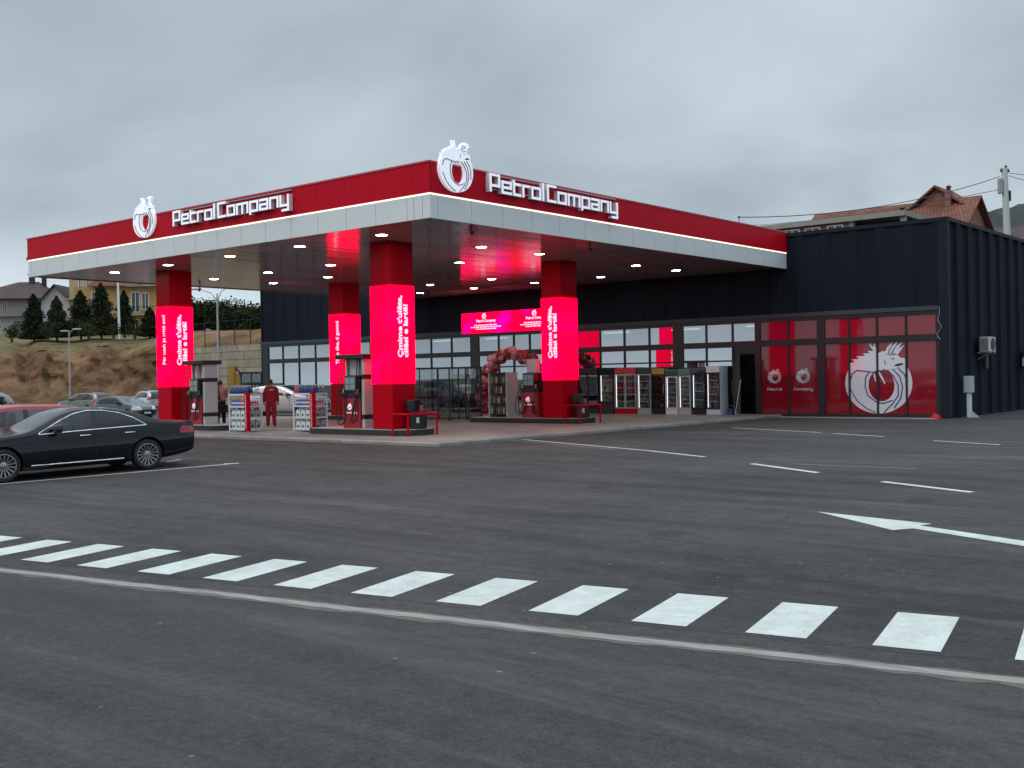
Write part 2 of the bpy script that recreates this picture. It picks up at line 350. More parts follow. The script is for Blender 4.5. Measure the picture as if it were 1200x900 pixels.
e[0].position = .30; e[1].position = .72; e[0].color = (.345,.425,.495,1); e[1].color = (.61,.70,.765,1)
L.new(cn.outputs['Fac'], cr.inputs[0])
zr = nd(nt, 'ShaderNodeMapRange'); zr.interpolation_type = 'SMOOTHSTEP'
zr.inputs['From Min'].default_value = .30; zr.inputs['From Max'].default_value = .85; zr.inputs['To Min'].default_value = 1.0; zr.inputs['To Max'].default_value = 2.7
L.new(sp.outputs['Z'], zr.inputs[0])
hz = nd(nt, 'ShaderNodeMapRange'); hz.interpolation_type = 'SMOOTHSTEP'
hz.inputs['From Min'].default_value = -.02; hz.inputs['From Max'].default_value = .16; hz.inputs['To Min'].default_value = 1.85; hz.inputs['To Max'].default_value = 1.0
L.new(sp.outputs['Z'], hz.inputs[0])
mm = nd(nt, 'ShaderNodeMath', operation='MULTIPLY'); L.new(zr.outputs[0], mm.inputs[0]); L.new(hz.outputs[0], mm.inputs[1])
cs = nd(nt, 'ShaderNodeVectorMath', operation='SCALE'); L.new(cr.outputs[0], cs.inputs[0]); L.new(mm.outputs[0], cs.inputs['Scale'])
STR = .10
ci = nd(nt, 'ShaderNodeVectorMath', operation='SCALE'); ci.inputs['Scale'].default_value = 1/STR; L.new(cs.outputs[0], ci.inputs[0])
mx = nd(nt, 'ShaderNodeMix', data_type='RGBA'); mx.inputs[0].default_value = .93
L.new(sky.outputs[0], mx.inputs[6]); L.new(ci.outputs[0], mx.inputs[7]); L.new(mx.outputs[2], bg.inputs[0]); bg.inputs[1].default_value = STR
sd = bpy.data.lights.new('sun', 'SUN'); sd.energy = .8; sd.angle = R(20); sd.color = (1,.96,.9)
so = bpy.data.objects.new('sun', sd); COL.objects.link(so)
sdir = Vector((math.sin(SUN_AZ)*math.cos(SUN_EL), math.cos(SUN_AZ)*math.cos(SUN_EL), math.sin(SUN_EL)))
so.rotation_euler = sdir.to_track_quat('Z', 'Y').to_euler(); so.location = (0, -30, 60)
vs_ = SC.view_settings; vs_.view_transform = 'Standard'; vs_.look = 'None'; vs_.exposure = 0; vs_.gamma = 1; vs_.use_curve_mapping = False
SC.render.engine = 'CYCLES'; SC.cycles.use_denoising = True; SC.cycles.max_bounces = 8; SC.cycles.transparent_max_bounces = 16
SC.cycles.sample_clamp_indirect = 6; SC.cycles.caustics_reflective = False; SC.cycles.caustics_refractive = False
M['decal_white'] = pbr('decal_white', (.62,.62,.68), .06, spec=.8, coat=.6)
M['cool_lamp'] = emit('cool_lamp', (.95,1,1), 2.2)
M['shelf_white'] = pbr('shelf_white', (.55,.56,.56), .5)
M['yellow_head'] = pbr('yellow_head', (.42,.32,.05), .4)
M['green_head'] = pbr('green_head', (.03,.09,.05), .4)
M['teal_head'] = pbr('teal_head', (.10,.22,.24), .4)
M['cooler_white_side'] = pbr('cooler_white_side', (.62,.66,.74), .45)
M['red_pump'] = pbr('red_pump', (.42,.012,.022), .35, coat=.3)
# ------------------------------------------------------------------ ground, road, lot
def st(s, t): p = K0 + KE*s + KN*t; return p.x, p.y
def sheet(name, mat, s0, s1, ts, ns, dz, kind='structure', cut=None):
    mb = MB(); row = []
    ss = [s0+(s1-s0)*i/ns for i in range(ns+1)]
    for t in ts:
        for s in ss:
            x, y = st(s, t); mb.v.append(Vector((x, y, zg(x, y)+dz)))
    n = ns+1
    for j in range(len(ts)-1):
        for i in range(ns):
            mb.f.append([j*n+i, j*n+i+1, (j+1)*n+i+1, (j+1)*n+i]); mb.m.append(0)
    return tag(mb.build(name, mat), kind=kind)
gm = MB(); NR = 96
rads = [0, 25, 60, 120, 200, 400, 900, 2000, 4500]
M['soil'] = pbr('soil', (.085,.075,.05), .95, col2=(.045,.05,.024), vs=.12, bump=.4, bs=3)
for i, r_ in enumerate(rads):
    for j in range(NR):
        a = 2*PI*j/NR; gm.v.append(Vector((5+r_*math.cos(a), r_*math.sin(a), -1.05)))
for i in range(len(rads)-1):
    for j in range(NR):
        gm.f.append([i*NR+j, (i+1)*NR+j, (i+1)*NR+(j+1)%NR, i*NR+(j+1)%NR]); gm.m.append(0)
tag(gm.build('ground', M['soil']), kind='structure')
tsl = [0.0, 2, 4, 6, 8, 10, 12, 14, 15.5, 17, 20, 26, 34, 45, 60, 80, 110, 135]
sheet('parking_lot', M['asphalt'], -150, 70, tsl, 110, 0)
sheet('road', M['road'], -150, 90, [-11, -8, -4, 0.0], 24, 0)
# light joint between road and lot, with a dirty sand fringe under it
def ribbon(name, mat, ta, tb, dz, amp, seed):
    rr = random.Random(seed); mb = MB(); N = 620; s0, s1 = -60, 40; prev = None
    for i in range(N+1):
        s = s0+(s1-s0)*i/N; wob = .03*math.sin(s*.7)+.02*math.sin(s*2.3)
        e0 = ta+wob*.5-amp*abs(mnoise.noise(Vector((s*2.1, seed, 0))))-amp*.6*rr.random(); e1 = tb+wob*.3+amp*.5*mnoise.noise(Vector((s*2.7, seed+5, 0)))
        q = [Vector((*st(s, e0), -.385+dz)), Vector((*st(s, e1), -.385+dz+max(0, e1)*.0223))]
        if prev: mb.quad(prev[0], q[0], q[1], prev[1])
        prev = q
    return tag(mb.build(name, mat), kind='structure')
M['sand'] = pbr('sand', (.145,.130,.108), .95, col2=(.075,.07,.062), vs=7)
ribbon('sand_fringe', M['sand'], -.16, .06, .0018, .10, 3)
ribbon('kerb_strip', M['joint'], -.115, .012, .0040, .03, 8)
# soil verge on the far side of the road, behind the camera
vm = MB()
q = [st(-150,-60), st(90,-60), st(90,-10.9), st(-150,-10.9)]
vm.quad(*[(x, y, -.40) for x, y in q]); tag(vm.build('verge', M['soil']), kind='structure')
# forecourt slab
sl = MB(); sl.box(-20, 3.85, -2.1, 17.45, -1.0, .06)
tag(sl.build('forecourt', M['concrete'], bevel=.03), kind='structure')
ap = MB(); ap.box(3.86, 10.0, 16.75, 17.45, -.6, -.015)
tag(ap.build('pavement', M['concrete'], bevel=.01), kind='structure')

# ---- painted markings (each a mark of its own)
def mark(mb, pts, dz=.0035):
    pts = [Vector(p) for p in pts]
    n = 8
    a, b, c, d = pts                       # a->b long edge, d->c opposite
    for i in range(n):
        f0, f1 = i/n, (i+1)/n
        q = [a.lerp(b, f0), a.lerp(b, f1), d.lerp(c, f1), d.lerp(c, f0)]
        mb.quad(*[(p.x, p.y, zg(p.x, p.y)+dz) for p in q])
def line_mark(name, p, q, wdt, mat, label, cat, group=None):
    p = Vector((p[0], p[1], 0)); q = Vector((q[0], q[1], 0)); t = (q-p).normalized(); nn = Vector((-t.y, t.x, 0))*wdt/2
    mb = MB(); mark(mb, [p-nn, q-nn, q+nn, p+nn]); o = mb.build(name, mat)
    return tag(o, label, cat, group)
zc_ = empty('zebra_crossing', 'row of slanted white zebra stripes along the near edge of the lot', 'zebra crossing', (K0.x, K0.y, -.38))
# survey: each stripe's near-left, near-right, far-right, far-left in the photo
A0 = [((1022.5,756),(1104,764),(1121.5,723.5),(1051.5,718.5)), ((508,706),(565,710),(629,681),(580,678))]
def stc(p): v = Vector((p.x, p.y))-K0; return v.dot(KE), v.dot(KN)
c0 = [stc(G(*p)) for p in A0[0]]; c1 = [stc(G(*p)) for p in A0[1]]
S0 = c0[0][0]; pitch = (c0[0][0]-c1[0][0])/4.0
dl = .49; t0 = (c0[0][1]+c1[0][1]+c0[1][1])/3; t1 = (c0[2][1]+c1[2][1]+c0[3][1])/3; sh = ((c0[3][0]-c0[0][0])+(c1[3][0]-c1[0][0]))/2
ZEB = (S0, pitch, t0, t1, sh)
for k in range(-3, 26):
    s = S0 - (k)*pitch
    if k > 13 and k % 1 == 0 and k > 15: break
    q = [st(s, t0), st(s+dl, t0), st(s+dl+sh, t1), st(s+sh, t1)]
    mb = MB(); mark(mb, [(x, y, 0) for x, y in q], .0045); o = mb.build('stripe', M['paint_line'], zc_)
    o.matrix_parent_inverse = Matrix.Translation((-K0.x, -K0.y, .38))
# darker fresh patches between the stripes
pt = MB(); sa, sb = S0-15*pitch, S0+5*pitch; prev = None
for i in range(401):
    s = sa+(sb-sa)*i/400; w0 = .10*mnoise.noise(Vector((s*1.7,2,0))); w1 = .14*mnoise.noise(Vector((s*1.9,6,0)))
    q = [st(s+sh*.0, t0-.10+w0), st(s+sh, t1+.10+w1)]
    q = [Vector((x, y, zg(x, y)+.0015)) for x, y in q]
    if prev: pt.quad(prev[0], q[0], q[1], prev[1])
    prev = q
M['asphalt_new'] = asphalt('asphalt_new', (.025,.0245,.025), (.050,.0485,.048), rot=0, fine_amt=.45, marks=.2, cracks=0)
tag(pt.build('asphalt_patch', M['asphalt_new']), kind='structure')
def gl(a, b): return G(*a), G(*b)
BAY = 'painted bay lines on the asphalt'
p, q = gl((272,543.6),(-20,569)); line_mark('bay_line', p, q, .11, M['paint_line'], 'white bay line along the near flank of the dark sedan', 'bay line', BAY)
p, q = gl((280,543),(262,543.8)); line_mark('bay_line', p, q, .16, M['paint_line'], 'short bright bay mark capping the line beside the dark sedan', 'bay line', BAY)
p, q = gl((196,541),(212,538.6)); line_mark('bay_line', p, q, .11, M['paint_line'], 'short white bay mark just behind the sedan rear wheel', 'bay line', BAY)
LN = 'painted lines on the lot'
for a, b, wd, mt, lb in (
    ((1034,564.5),(1139,577),.14,'paint_line','crisp white dash above the long turn arrow'),
    ((881,543.5),(958,554),.14,'paint_line','crisp white dash left of the arrow, nearest the forecourt'),
    ((1094,516.5),(1172,521.3),.13,'worn_line','thin worn dash in front of the ribbed side wall'),
    ((600,514),(826,535.5),.13,'worn_line','long thin line running off the forecourt corner'),
    ((585,514.5),(720,527),.10,'faded_line','faint ghost line doubling the long forecourt line'),
    ((858,501.3),(962,507),.13,'worn_line','thin line in front of the two small emblem panes'),
    ((976,508),(1036,511.8),.12,'worn_line','short thin dash in front of the large emblem window'),
    ((925,543.5),(1075,549.5),.08,'faded_line','faint long scuffed line behind the crisp dashes')):
    p, q = gl(a, b); line_mark('lot_line', p, q, wd, M[mt], lb, 'road line', LN)
# turn arrow: long shaft, flat swept head
pts = [G(*a) for a in ((958,600),(1092,614.2),(1078,616.2),(1300,649),(1300,656.5),(1070,619.5),(1046,621.5))]
am = MB(); vsx = [(p.x, p.y, zg(p.x, p.y)+.0045) for p in pts]
am.add(vsx, [(0,1,2,5,6),(2,3,4,5)][0:2])
o = am.build('lane_arrow', M['paint_line'])
bmq = bmesh.new(); bmq.from_mesh(o.data); bmesh.ops.recalc_face_normals(bmq, faces=bmq.faces)
for f in bmq.faces:
    if f.normal.z < 0: f.normal_flip()
bmq.to_mesh(o.data); bmq.free()
tag(o, 'large white lane arrow pointing left across the lot', 'road arrow')

# ------------------------------------------------------------------ text and emblem
def font_mesh(name, body, mat, Mx, size, parent, thick=0.0, ext=.004, width=None, spacing=1.0):
    cu = bpy.data.curves.new(name, 'FONT'); cu.body = body; cu.size = size; cu.extrude = ext; cu.offset = thick; cu.space_line = spacing
    cu.resolution_u = 3
    t = bpy.data.objects.new('tmp', cu); COL.objects.link(t)
    bpy.context.view_layer.update()
    dg = bpy.context.evaluated_depsgraph_get(); me = bpy.data.meshes.new_from_object(t.evaluated_get(dg)); bpy.data.objects.remove(t)
    xs = [v.co.x for v in me.vertices]; sx = 1
    if width: sx = width/(max(xs)-min(xs))
    x0 = min(xs)
    for v in me.vertices: v.co.x = (v.co.x-x0)*sx
    me.transform(Mx); me.name = name; me.materials.clear(); me.materials.append(mat)
    o = bpy.data.objects.new(name, me); COL.objects.link(o); o.parent = parent; return o

def emb(x, y): return ((x-300)/472, (808-y)/472)
def emblem(Mx, w, depth, white, dark, parent, side=None, lines=True):
    """ring-shaped horned serpent: local x,y in the sign plane, z outwards; w = ring width"""
    S = Matrix.Diagonal((w, w, 1, 1)); A = Mx @ S
    mb = MB(); n = 72; vo = []; vi = []
    for i in range(n):
        a = 2*PI*i/n
        vo.append(emb(300+236*math.cos(a), 598-210*math.sin(a))); vi.append(emb(323+91*math.cos(a), 612-112*math.sin(a)))
    vs = [(x,y,depth) for x,y in vo]+[(x,y,depth) for x,y in vi]+[(x,y,0) for x,y in vo]+[(x,y,0) for x,y in vi]
    fs = []
    for i in range(n):
        j = (i+1)%n; fs += [(i,j,n+j,n+i),(2*n+i,2*n+j,j,i),(n+i,n+j,3*n+j,3*n+i),(2*n+j,2*n+i,3*n+i,3*n+j)]
    mb.add(vs, fs, A)
    polys = [[(100,505),(98,455),(140,448),(112,430),(175,428),(146,410),(215,406),(194,390),(245,390),(228,372),(288,376),(304,400),(300,505)],
      [(285,390),(252,350),(238,316),(268,346),(302,390)], [(272,345),(276,318),(300,384),(290,384)],
      [(346,394),(368,350),(407,318),(395,346),(378,372),(374,394)], [(374,396),(394,350),(442,314),(426,346),(402,390)],
      [(400,392),(424,350),(472,320),(452,352),(424,394)], [(422,398),(446,362),(490,338),(470,364),(442,404)],
      [(298,395),(340,376),(380,396),(430,398),(455,424),(488,430),(496,458),(492,484),(440,492),(410,502),(360,507),(345,497),(330,512),(298,507)],
      [(302,510),(320,530),(338,565),(352,600),(345,606),(328,575),(308,540)], [(272,520),(282,545),(288,585),(280,588),(270,545)]]
    for k, p in enumerate(polys[:-2] if depth > .05 else polys):
        mb.prism([emb(*q) for q in p], depth+.003+.0011*k, A)
    o = mb.build('emblem', white, parent)
    if lines:
        lb = MB(); B = A @ Matrix.Translation((0,0,depth+.003))
        for pts, wd in (([(105,572),(116,530),(150,507),(220,516),(288,524),(332,510)],5),([(236,522),(212,560),(208,620),(226,680),(280,724),(332,738),(400,716)],5),
                ([(366,508),(410,552),(440,612),(440,682),(402,736),(338,800)],5),([(404,503),(450,552),(470,622),(456,702),(410,770)],5),([(440,496),(484,540),(502,600),(498,670)],5),
                ([(104,640),(150,720),(220,775),(280,800)],4)):
            lb.strip([emb(*q) for q in pts], wd/472*1.3, .012, B)
        for p in ([(415,482),(425,469),(470,462),(482,470),(450,483)], [(386,424),(408,431),(426,429),(406,438)], [(352,470),(345,440),(350,440),(358,470)],
                  [(352,396),(395,402),(432,400),(430,405),(390,408)], [(372,392),(380,370),(396,346),(400,348),(384,374),(378,394)], [(398,391),(408,370),(428,346),(430,350),(412,374),(404,393)]):
            lb.prism([emb(*q) for q in p], .013, B)
        lb.build('line_work', dark, o)
    return o

GL = {'P':["#####","#...#","#...#","#...#","#####","#....","#....","",""], 'e':["","","#####","#...#","#####","#....","#####","",""],
 't':["","#...","####","#...","#...","#...","####","",""], 'r':["","","####","#...","#...","#...","#...","",""], 'o':["","","#####","#...#","#...#","#...#","#####","",""],
 'l':["#","#","#","#","#","#","#","",""], 'C':["#####","#....","#....","#....","#....","#....","#####","",""], 'm':["","","#######","#..#..#","#..#..#","#..#..#","#..#..#","",""],
 'p':["","","#####","#...#","#...#","#...#","#####","#....",""], 'a':["","","#####","....#","#####","#...#","#####","",""], 'n':["","","#####","#...#","#...#","#...#","#...#","",""],
 'y':["","","#...#","#...#","#...#","#...#","#####","....#",".####"]}
def block_text(txt, Mx, width, capz, depth, parent, mats, name='letter'):
    cw = {}; tot = 0; lay = []
    for ch in txt:
        if ch == ' ': tot += .9; continue
        g = GL[ch]; n = max(len(r) for r in g); lay.append((ch, tot, n)); tot += n + .55
    sx = width/(tot-.55); sy = capz/7
    for ch, x0, n in lay:
        g = [r.ljust(n, '.') if r else '.'*n for r in GL[ch]]; mb = MB()
        f = lambda i, j: 0 <= j < 9 and 0 <= i < n and g[j][i] == '#'
        for j in range(9):
            for i in range(n):
                if not f(i, j): continue
                X0, X1 = (x0+i)*sx, (x0+i+1)*sx; Y1, Y0 = (7-j)*sy, (6-j)*sy; d = depth
                mb.mi = 0; mb.add([(X0,Y0,d),(X1,Y0,d),(X1,Y1,d),(X0,Y1,d)], [(0,1,2,3)], Mx)
                mb.mi = 1; mb.add([(X0,Y0,0),(X1,Y0,0),(X1,Y1,0),(X0,Y1,0)], [(3,2,1,0)], Mx)
                if not f(i-1,j): mb.add([(X0,Y0,0),(X0,Y0,d),(X0,Y1,d),(X0,Y1,0)], [(0,1,2,3)], Mx)
                if not f(i+1,j): mb.add([(X1,Y0,0),(X1,Y1,0),(X1,Y1,d),(X1,Y0,d)], [(0,1,2,3)], Mx)
                if not f(i,j-1): mb.add([(X0,Y1,0),(X0,Y1,d),(X1,Y1,d),(X1,Y1,0)], [(0,1,2,3)], Mx)
                if not f(i,j+1): mb.add([(X0,Y0,0),(X1,Y0,0),(X1,Y0,d),(X0,Y0,d)], [(0,1,2,3)], Mx)
        mb.build(name, mats, parent)

# ------------------------------------------------------------------ canopy
XC, YC, XL, YF = 4.142, -2.577, -16.755, 17.493
ZT, ZM, ZB = 7.193, 6.387, 5.80
can = empty('petrol_canopy', 'large flat forecourt canopy with red and pale grey fascia', 'canopy', (0,0,0))
sf = MB(); npl = 74; wx = (XC-.1-XL-.1)/npl
for i in range(npl):
    x0 = XL+.1+i*wx; x1 = x0+wx; dz = random.uniform(-.0015,.0015)
    sf.quad((x0+.012,YF-.1,ZB+dz),(x1-.012,YF-.1,ZB-dz),(x1-.012,YC+.1,ZB-dz),(x0+.012,YC+.1,ZB+dz))
    sf.quad((x1-.012,YF-.1,ZB-dz),(x1,YF-.1,ZB+.014),(x1,YC+.1,ZB+.014),(x1-.012,YC+.1,ZB-dz))
    sf.quad((x0,YF-.1,ZB+.014),(x0+.012,YF-.1,ZB+dz),(x0+.012,YC+.1,ZB+dz),(x0,YC+.1,ZB+.014))
sf.build('soffit', M['soffit'], can)
rb = MB(); rb.box(XL+.1, XC-.1, YC+.1, YF-.02, ZB+.1, ZT-.15); rb.build('roof', M['dark_trim'], can)
# fascia panels: (edge positions along the run), gaps between panels
seamL = [XL, XL+.25]+[XL+.25+1.165*i for i in range(1, 18)]; seamL = [s for s in seamL if s < 3.4]+[3.55, 3.86, XC]
seamR = [YC, -2.24]+[-2.24+1.27*i for i in range(1, 16)]; seamR = [s for s in seamR if s < YF-.3]+[YF-.012]
def run(mb, seams, z0, z1, axis, out, g=.008, th=.04):
    for a, b in zip(seams[:-1], seams[1:]):
        a2, b2 = a+g, b-g
        if axis == 'x': mb.box(a2, b2, YC+out, YC+out+th, z0, z1)
        elif axis == 'y': mb.box(XC-out-th, XC-out, a2+(.045 if a == YC else 0), b2, z0, z1)
        else: mb.box(XL+out, XL+out+th, a2+.05, b2, z0, z1)
wf = MB(); run(wf, seamL, ZB-.03, ZM-.024, 'x', .03); run(wf, seamR, ZB-.03, ZM-.024, 'y', .03); run(wf, seamR, ZB-.03, ZM-.024, 'l', .03)
wf.build('lower_fascia', M['white_panel'], can)
rfp = MB(); run(rfp, seamL, ZM+.020, ZT-.03, 'x', 0, .003); run(rfp, seamR, ZM+.020, ZT-.03, 'y', 0, .003); run(rfp, seamR, ZM+.020, ZT-.03, 'l', 0, .003)
rfp.build('red_fascia', M['red'], can)
cp_ = MB(); cp_.box(XL-.02, XC+.02, YC-.02, YC+.12, ZT-.028, ZT+.02); cp_.box(XC-.12, XC+.02, YC+.125, YF-.02, ZT-.028, ZT+.02); cp_.box(XL-.02, XL+.12, YC+.125, YF-.02, ZT-.028, ZT+.02)
cp_.box(XL-.30, XL-.022, YC+.1, YF-.1, ZM+.04, ZM+.16)
cp_.build('coping', M['red_cap'], can)
ls = MB(); ls.box(XL+.02, XC-.02, YC+.02, YC+.09, ZM-.020, ZM+.016); ls.box(XC-.09, XC-.02, YC+.095, YF-.02, ZM-.020, ZM+.016); ls.box(XL+.02, XL+.09, YC+.095, YF-.02, ZM-.020, ZM+.016)
ls.build('light_strip', M['strip_light'], can)
bk = MB(); bk.box(XL+.075, XC-.075, YC+.095, YC+.12, ZB-.02, ZT-.04); bk.box(XC-.12, XC-.095, YC+.125, YF-.03, ZB-.02, ZT-.04); bk.box(XL+.095, XL+.12, YC+.125, YF-.03, ZB-.02, ZT-.04)
bk.build('fascia_backing', M['seam_dark'], can)
dl_ = MB(); dl_.lathe([(.10,-.012),(.118,-.006),(.118,.004)], 20); lampmesh = None
first = None
for x in (.72, -2.88, -6.4, -9.95, -13.38):
    for y in (-1.0, 3.25, 6.15, 11.95, 14.8):
        if first is None:
            rim = MB().lathe([(.165,.003),(.165,-.006),(.20,-.006),(.205,.003)], 24); first = rim.build('downlight', M['lamp_rim'], can, smooth=40)
            bl = MB().lathe([(.01,-.004),(.163,-.004),(.163,.002)], 24); bl.build('lens', M['lamp'], first, smooth=40); o = first
        else: o = copy_tree(first, can)
        o.location = (x, y, ZB-.004)

# signs on the fascia
def ang(o, ex, ey): return frame(o, ex, ey)
RX = XC+.005; LY = YC-.005
e1 = empty('emblem_sign', 'white ringed serpent emblem nearest the canopy corner, on the right-hand fascia', 'sign', (RX, -1.67, 6.5), group='emblem signs on the fascia')
def at_local(o, root):
    o.matrix_parent_inverse = root.matrix_world.inverted() if False else Matrix.Translation(-Vector(root.location)); return o
for root, ex, org, nm in ((e1, (0,1,0), (RX,-1.66,6.5), 0),):
    o = emblem(frame(org, ex, (0,0,1)), 1.27, .09, M['sign_white'], M['navy'] if 'navy' in M else M['dark_trim'], root); at_local(o, root)
e2 = empty('emblem_sign', 'white ringed serpent emblem on the far left of the front fascia', 'sign', (-8.72, LY, 6.48), group='emblem signs on the fascia')
o = emblem(frame((-8.72, LY, 6.48), (1,0,0), (0,0,1)), 1.25, .09, M['sign_white'], M['dark_trim'], e2); at_local(o, e2)
e3 = empty('lettering_sign', 'white block lettering Petrol Company on the right-hand fascia', 'sign', (RX, -.43, 6.66), group='lettering signs on the fascia')
block_text('Petrol Company', frame((RX,-.43,6.66), (0,1,0), (0,0,1)), 6.02, .50, .14, e3, [M['sign_white'], M['sign_side']])
e4 = empty('lettering_sign', 'white block lettering Petrol Company on the left-hand fascia', 'sign', (-6.98, LY, 6.66), group='lettering signs on the fascia')
block_text('Petrol Company', frame((-6.98,LY,6.66), (1,0,0), (0,0,1)), 5.76, .47, .14, e4, [M['sign_white'], M['sign_side']])
for e_ in (e3, e4):
    rl = MB(); n0 = len(children_of(e_))
    if e_ is e3: rl.box(RX+.0, RX+.05, -.45, 5.6, 7.12, 7.15); rl.box(RX, RX+.04, -.45, 5.6, 6.74, 6.77)
    else: rl.box(-7.0, -1.2, LY-.05, LY, 7.10, 7.13); rl.box(-7.0, -1.2, LY-.04, LY, 6.74, 6.77)
    rl.build('rail', M['grey_metal'], e_)
    for o in children_of(e_): at_local(o, e_)

# columns with wrapped LED screens
WX, WY, W1, W2 = .863, .936, 1.581, 4.496
CP = {'C1': (0,0), 'C2': (0,8.232), 'C3': (-11.449,0), 'C4': (-11.449,8.232)}
LB = {'C1': 'red column nearest the lot, its lit screen lettered on the right face', 'C2': 'red column nearest the shop coolers, its lit screen lettered on the left face',
      'C3': 'leftmost red column, its lit screen lettered on both faces', 'C4': 'red column behind the second oil rack, one line of lettering on its lit screen'}
colroot = {}
proto = None
for k, (x, y) in CP.items():
    if proto is None:
        root = empty('canopy_column', LB[k], 'column', (x,y,.06), group='red canopy columns'); proto = root
        s = MB()
        s.box(-WX+.05, -.05, .05, WY-.05, .0, ZB-.065)
        for a, b, c, d in ((-WX,-WX/2-.006,0,.045),(-WX/2+.006,0,0,.045),(-WX,-WX/2-.006,WY-.045,WY),(-WX/2+.006,0,WY-.045,WY)): pass
        for z0, z1 in ((.19, W1-.08), (W2-.04, ZB-.064)):
            s.bbox(-WX, -WX+.045, .046, WY-.046, z0, z1, .006); s.bbox(-.045, 0, .046, WY-.046, z0, z1, .006)
            s.bbox(-WX, 0, 0, .045, z0, z1, .008); s.bbox(-WX, 0, WY-.045, WY, z0, z1, .008)
        s.build('shaft', M['red_col'], root)
        l = MB(); e_ = .022
        l.bbox(-WX-e_, e_, -e_, WY+e_, W1-.06, W2-.06, .012); led = l.build('led_screen', M['led'], root)
        b_ = MB(); b_.box(-WX-.01, .01, -.01, WY+.01, .0, .19); b_.build('base', M['black'], root)
    else:
        root = copy_tree(proto); root.location = (x,y,.06); root['label'] = LB[k]
    colroot[k] = root
def led_of(root): return [c for c in children_of(root) if c.name.startswith('led_screen')][0]
e_ = .022
def txt_right(k, body, y0, y1, z0, z1, lines):    # on the +X face
    size = (y1-y0)/lines
    font_mesh('lettering', body, M['led_text'], frame((e_+.002, y0+size*.80, z0-.06), (0,0,1), (0,-1,0)), size*.98, led_of(colroot[k]), thick=.010, width=z1-z0, spacing=.92)
def txt_left(k, body, x0, x1, z0, z1, lines, thick=.010, ):
    size = (x1-x0)/lines
    font_mesh('lettering', body, M['led_text'], frame((x0+size*.80, -e_-.002, z0-.06), (0,0,1), (-1,0,0)), size*.98, led_of(colroot[k]), thick=thick, width=z1-z0, spacing=.92)
MSG = "Çmime t'ulëta,\ncilësi e lartë!"
txt_right('C1', MSG, .20, .72, 2.36, 4.20, 2); txt_right('C3', MSG, .22, .74, 2.36, 4.20, 2)
txt_left('C2', MSG, -.60, -.12, 2.36, 4.20, 2)
txt_left('C3', "Për nesh je rritë sot?", -.50, -.24, 2.40, 4.20, 1, .005); txt_left('C4', "Ti po dite, ti guxoni", -.50, -.22, 2.40, 4.20, 1, .007)

# security cameras under the canopy edge
cam0 = None
for (u, v, lb) in ((552,268,'small black camera under the canopy edge nearest its corner'),(691,289,'small black camera under the right canopy edge above the second screen column'),
                   (842,309,'small black camera under the canopy edge nearest the shop wall'),(234,338.5,'small black camera under the far left canopy edge')):
    p = hit(u, v-4, 2, ZB)
    r_ = empty('security_camera', lb, 'camera', (p.x, p.y, ZB-.02), R(-40), group='security cameras under the canopy')
    if cam0 is None:
        b = MB(); b.lathe([(.05,0),(.05,-.03),(.02,-.035),(.02,-.09)], 10); b.build('bracket', M['black'], r_)
        b = MB(); b.tube([(-.10,0,-.12),(.16,0,-.20)], [.05,.055], 10); b.build('housing', M['black_gloss'], r_, smooth=40); cam0 = r_
    else:
        for ch in children_of(cam0): c = ch.copy(); COL.objects.link(c); c.parent = r_
# ------------------------------------------------------------------ shop building
SX, ST = 10.275, 7.154; XLS = -29.12; YB = YF+22
shop = empty('shop_building', 'long black ribbed metal shop with a glazed front behind the forecourt', 'building', (0,0,0))
def ribbed(mb, a0, a1, z0, z1, mapf, pitch=1.28, depth=.075):
    pr = [0]; a = a0; pts = [(a0, 0)]
    while a < a1:
        for da, d in ((.72,0),(.80,depth),(1.20,depth),(1.28,0)):
            q = min(a+da*pitch/1.28, a1); pts.append((q, d))
        a += pitch
    for (p, d), (q, e2_) in zip(pts[:-1], pts[1:]):
        if q-p < 1e-4: continue
        mb.quad(mapf(p,d,z0), mapf(q,e2_,z0), mapf(q,e2_,z1), mapf(p,d,z1))
wm = MB(); ribbed(wm, XLS+.1, SX-.32, 4.02, ST-.14, lambda a,d,z: (a, YF-d*.55, z), pitch=1.06)
wm.build('front_wall', M['dark_wall'], shop)
wm = MB(); ribbed(wm, YF+.16, YB, -.1, ST-.14, lambda a,d,z: (SX+d-.075, a, z), pitch=1.30, depth=.10)
wm.build('side_wall', M['dark_wall'], shop)
wm = MB(); wm.box(XLS, XLS+.12, YF-.04, YB, -.4, ST-.02); wm.box(XLS+.125, SX-.2, YB-.15, YB, -.4, ST-.02); wm.box(XLS+.125, SX-.2, YF+.15, YB-.16, ST-.35, ST-.14)
wm.build('rear_wall', M['dark_wall'], shop)
tr = MB(); tr.box(XLS-.02, SX+.04, YF-.07, YF+.10, ST-.138, ST); tr.box(SX-.10, SX+.04, YF+.105, YB, ST-.138, ST)
tr.box(SX-.31, SX+.035, YF-.055, YF+.15, -.1, ST-.14)
tr.build('corner_trim', M['dark_trim'], shop)
tr = MB(); tr.box(XLS-.02, SX-.32, YF-.10, YF+.02, 3.86, 4.015); tr.build('flashing', M['grey_trim'], shop)
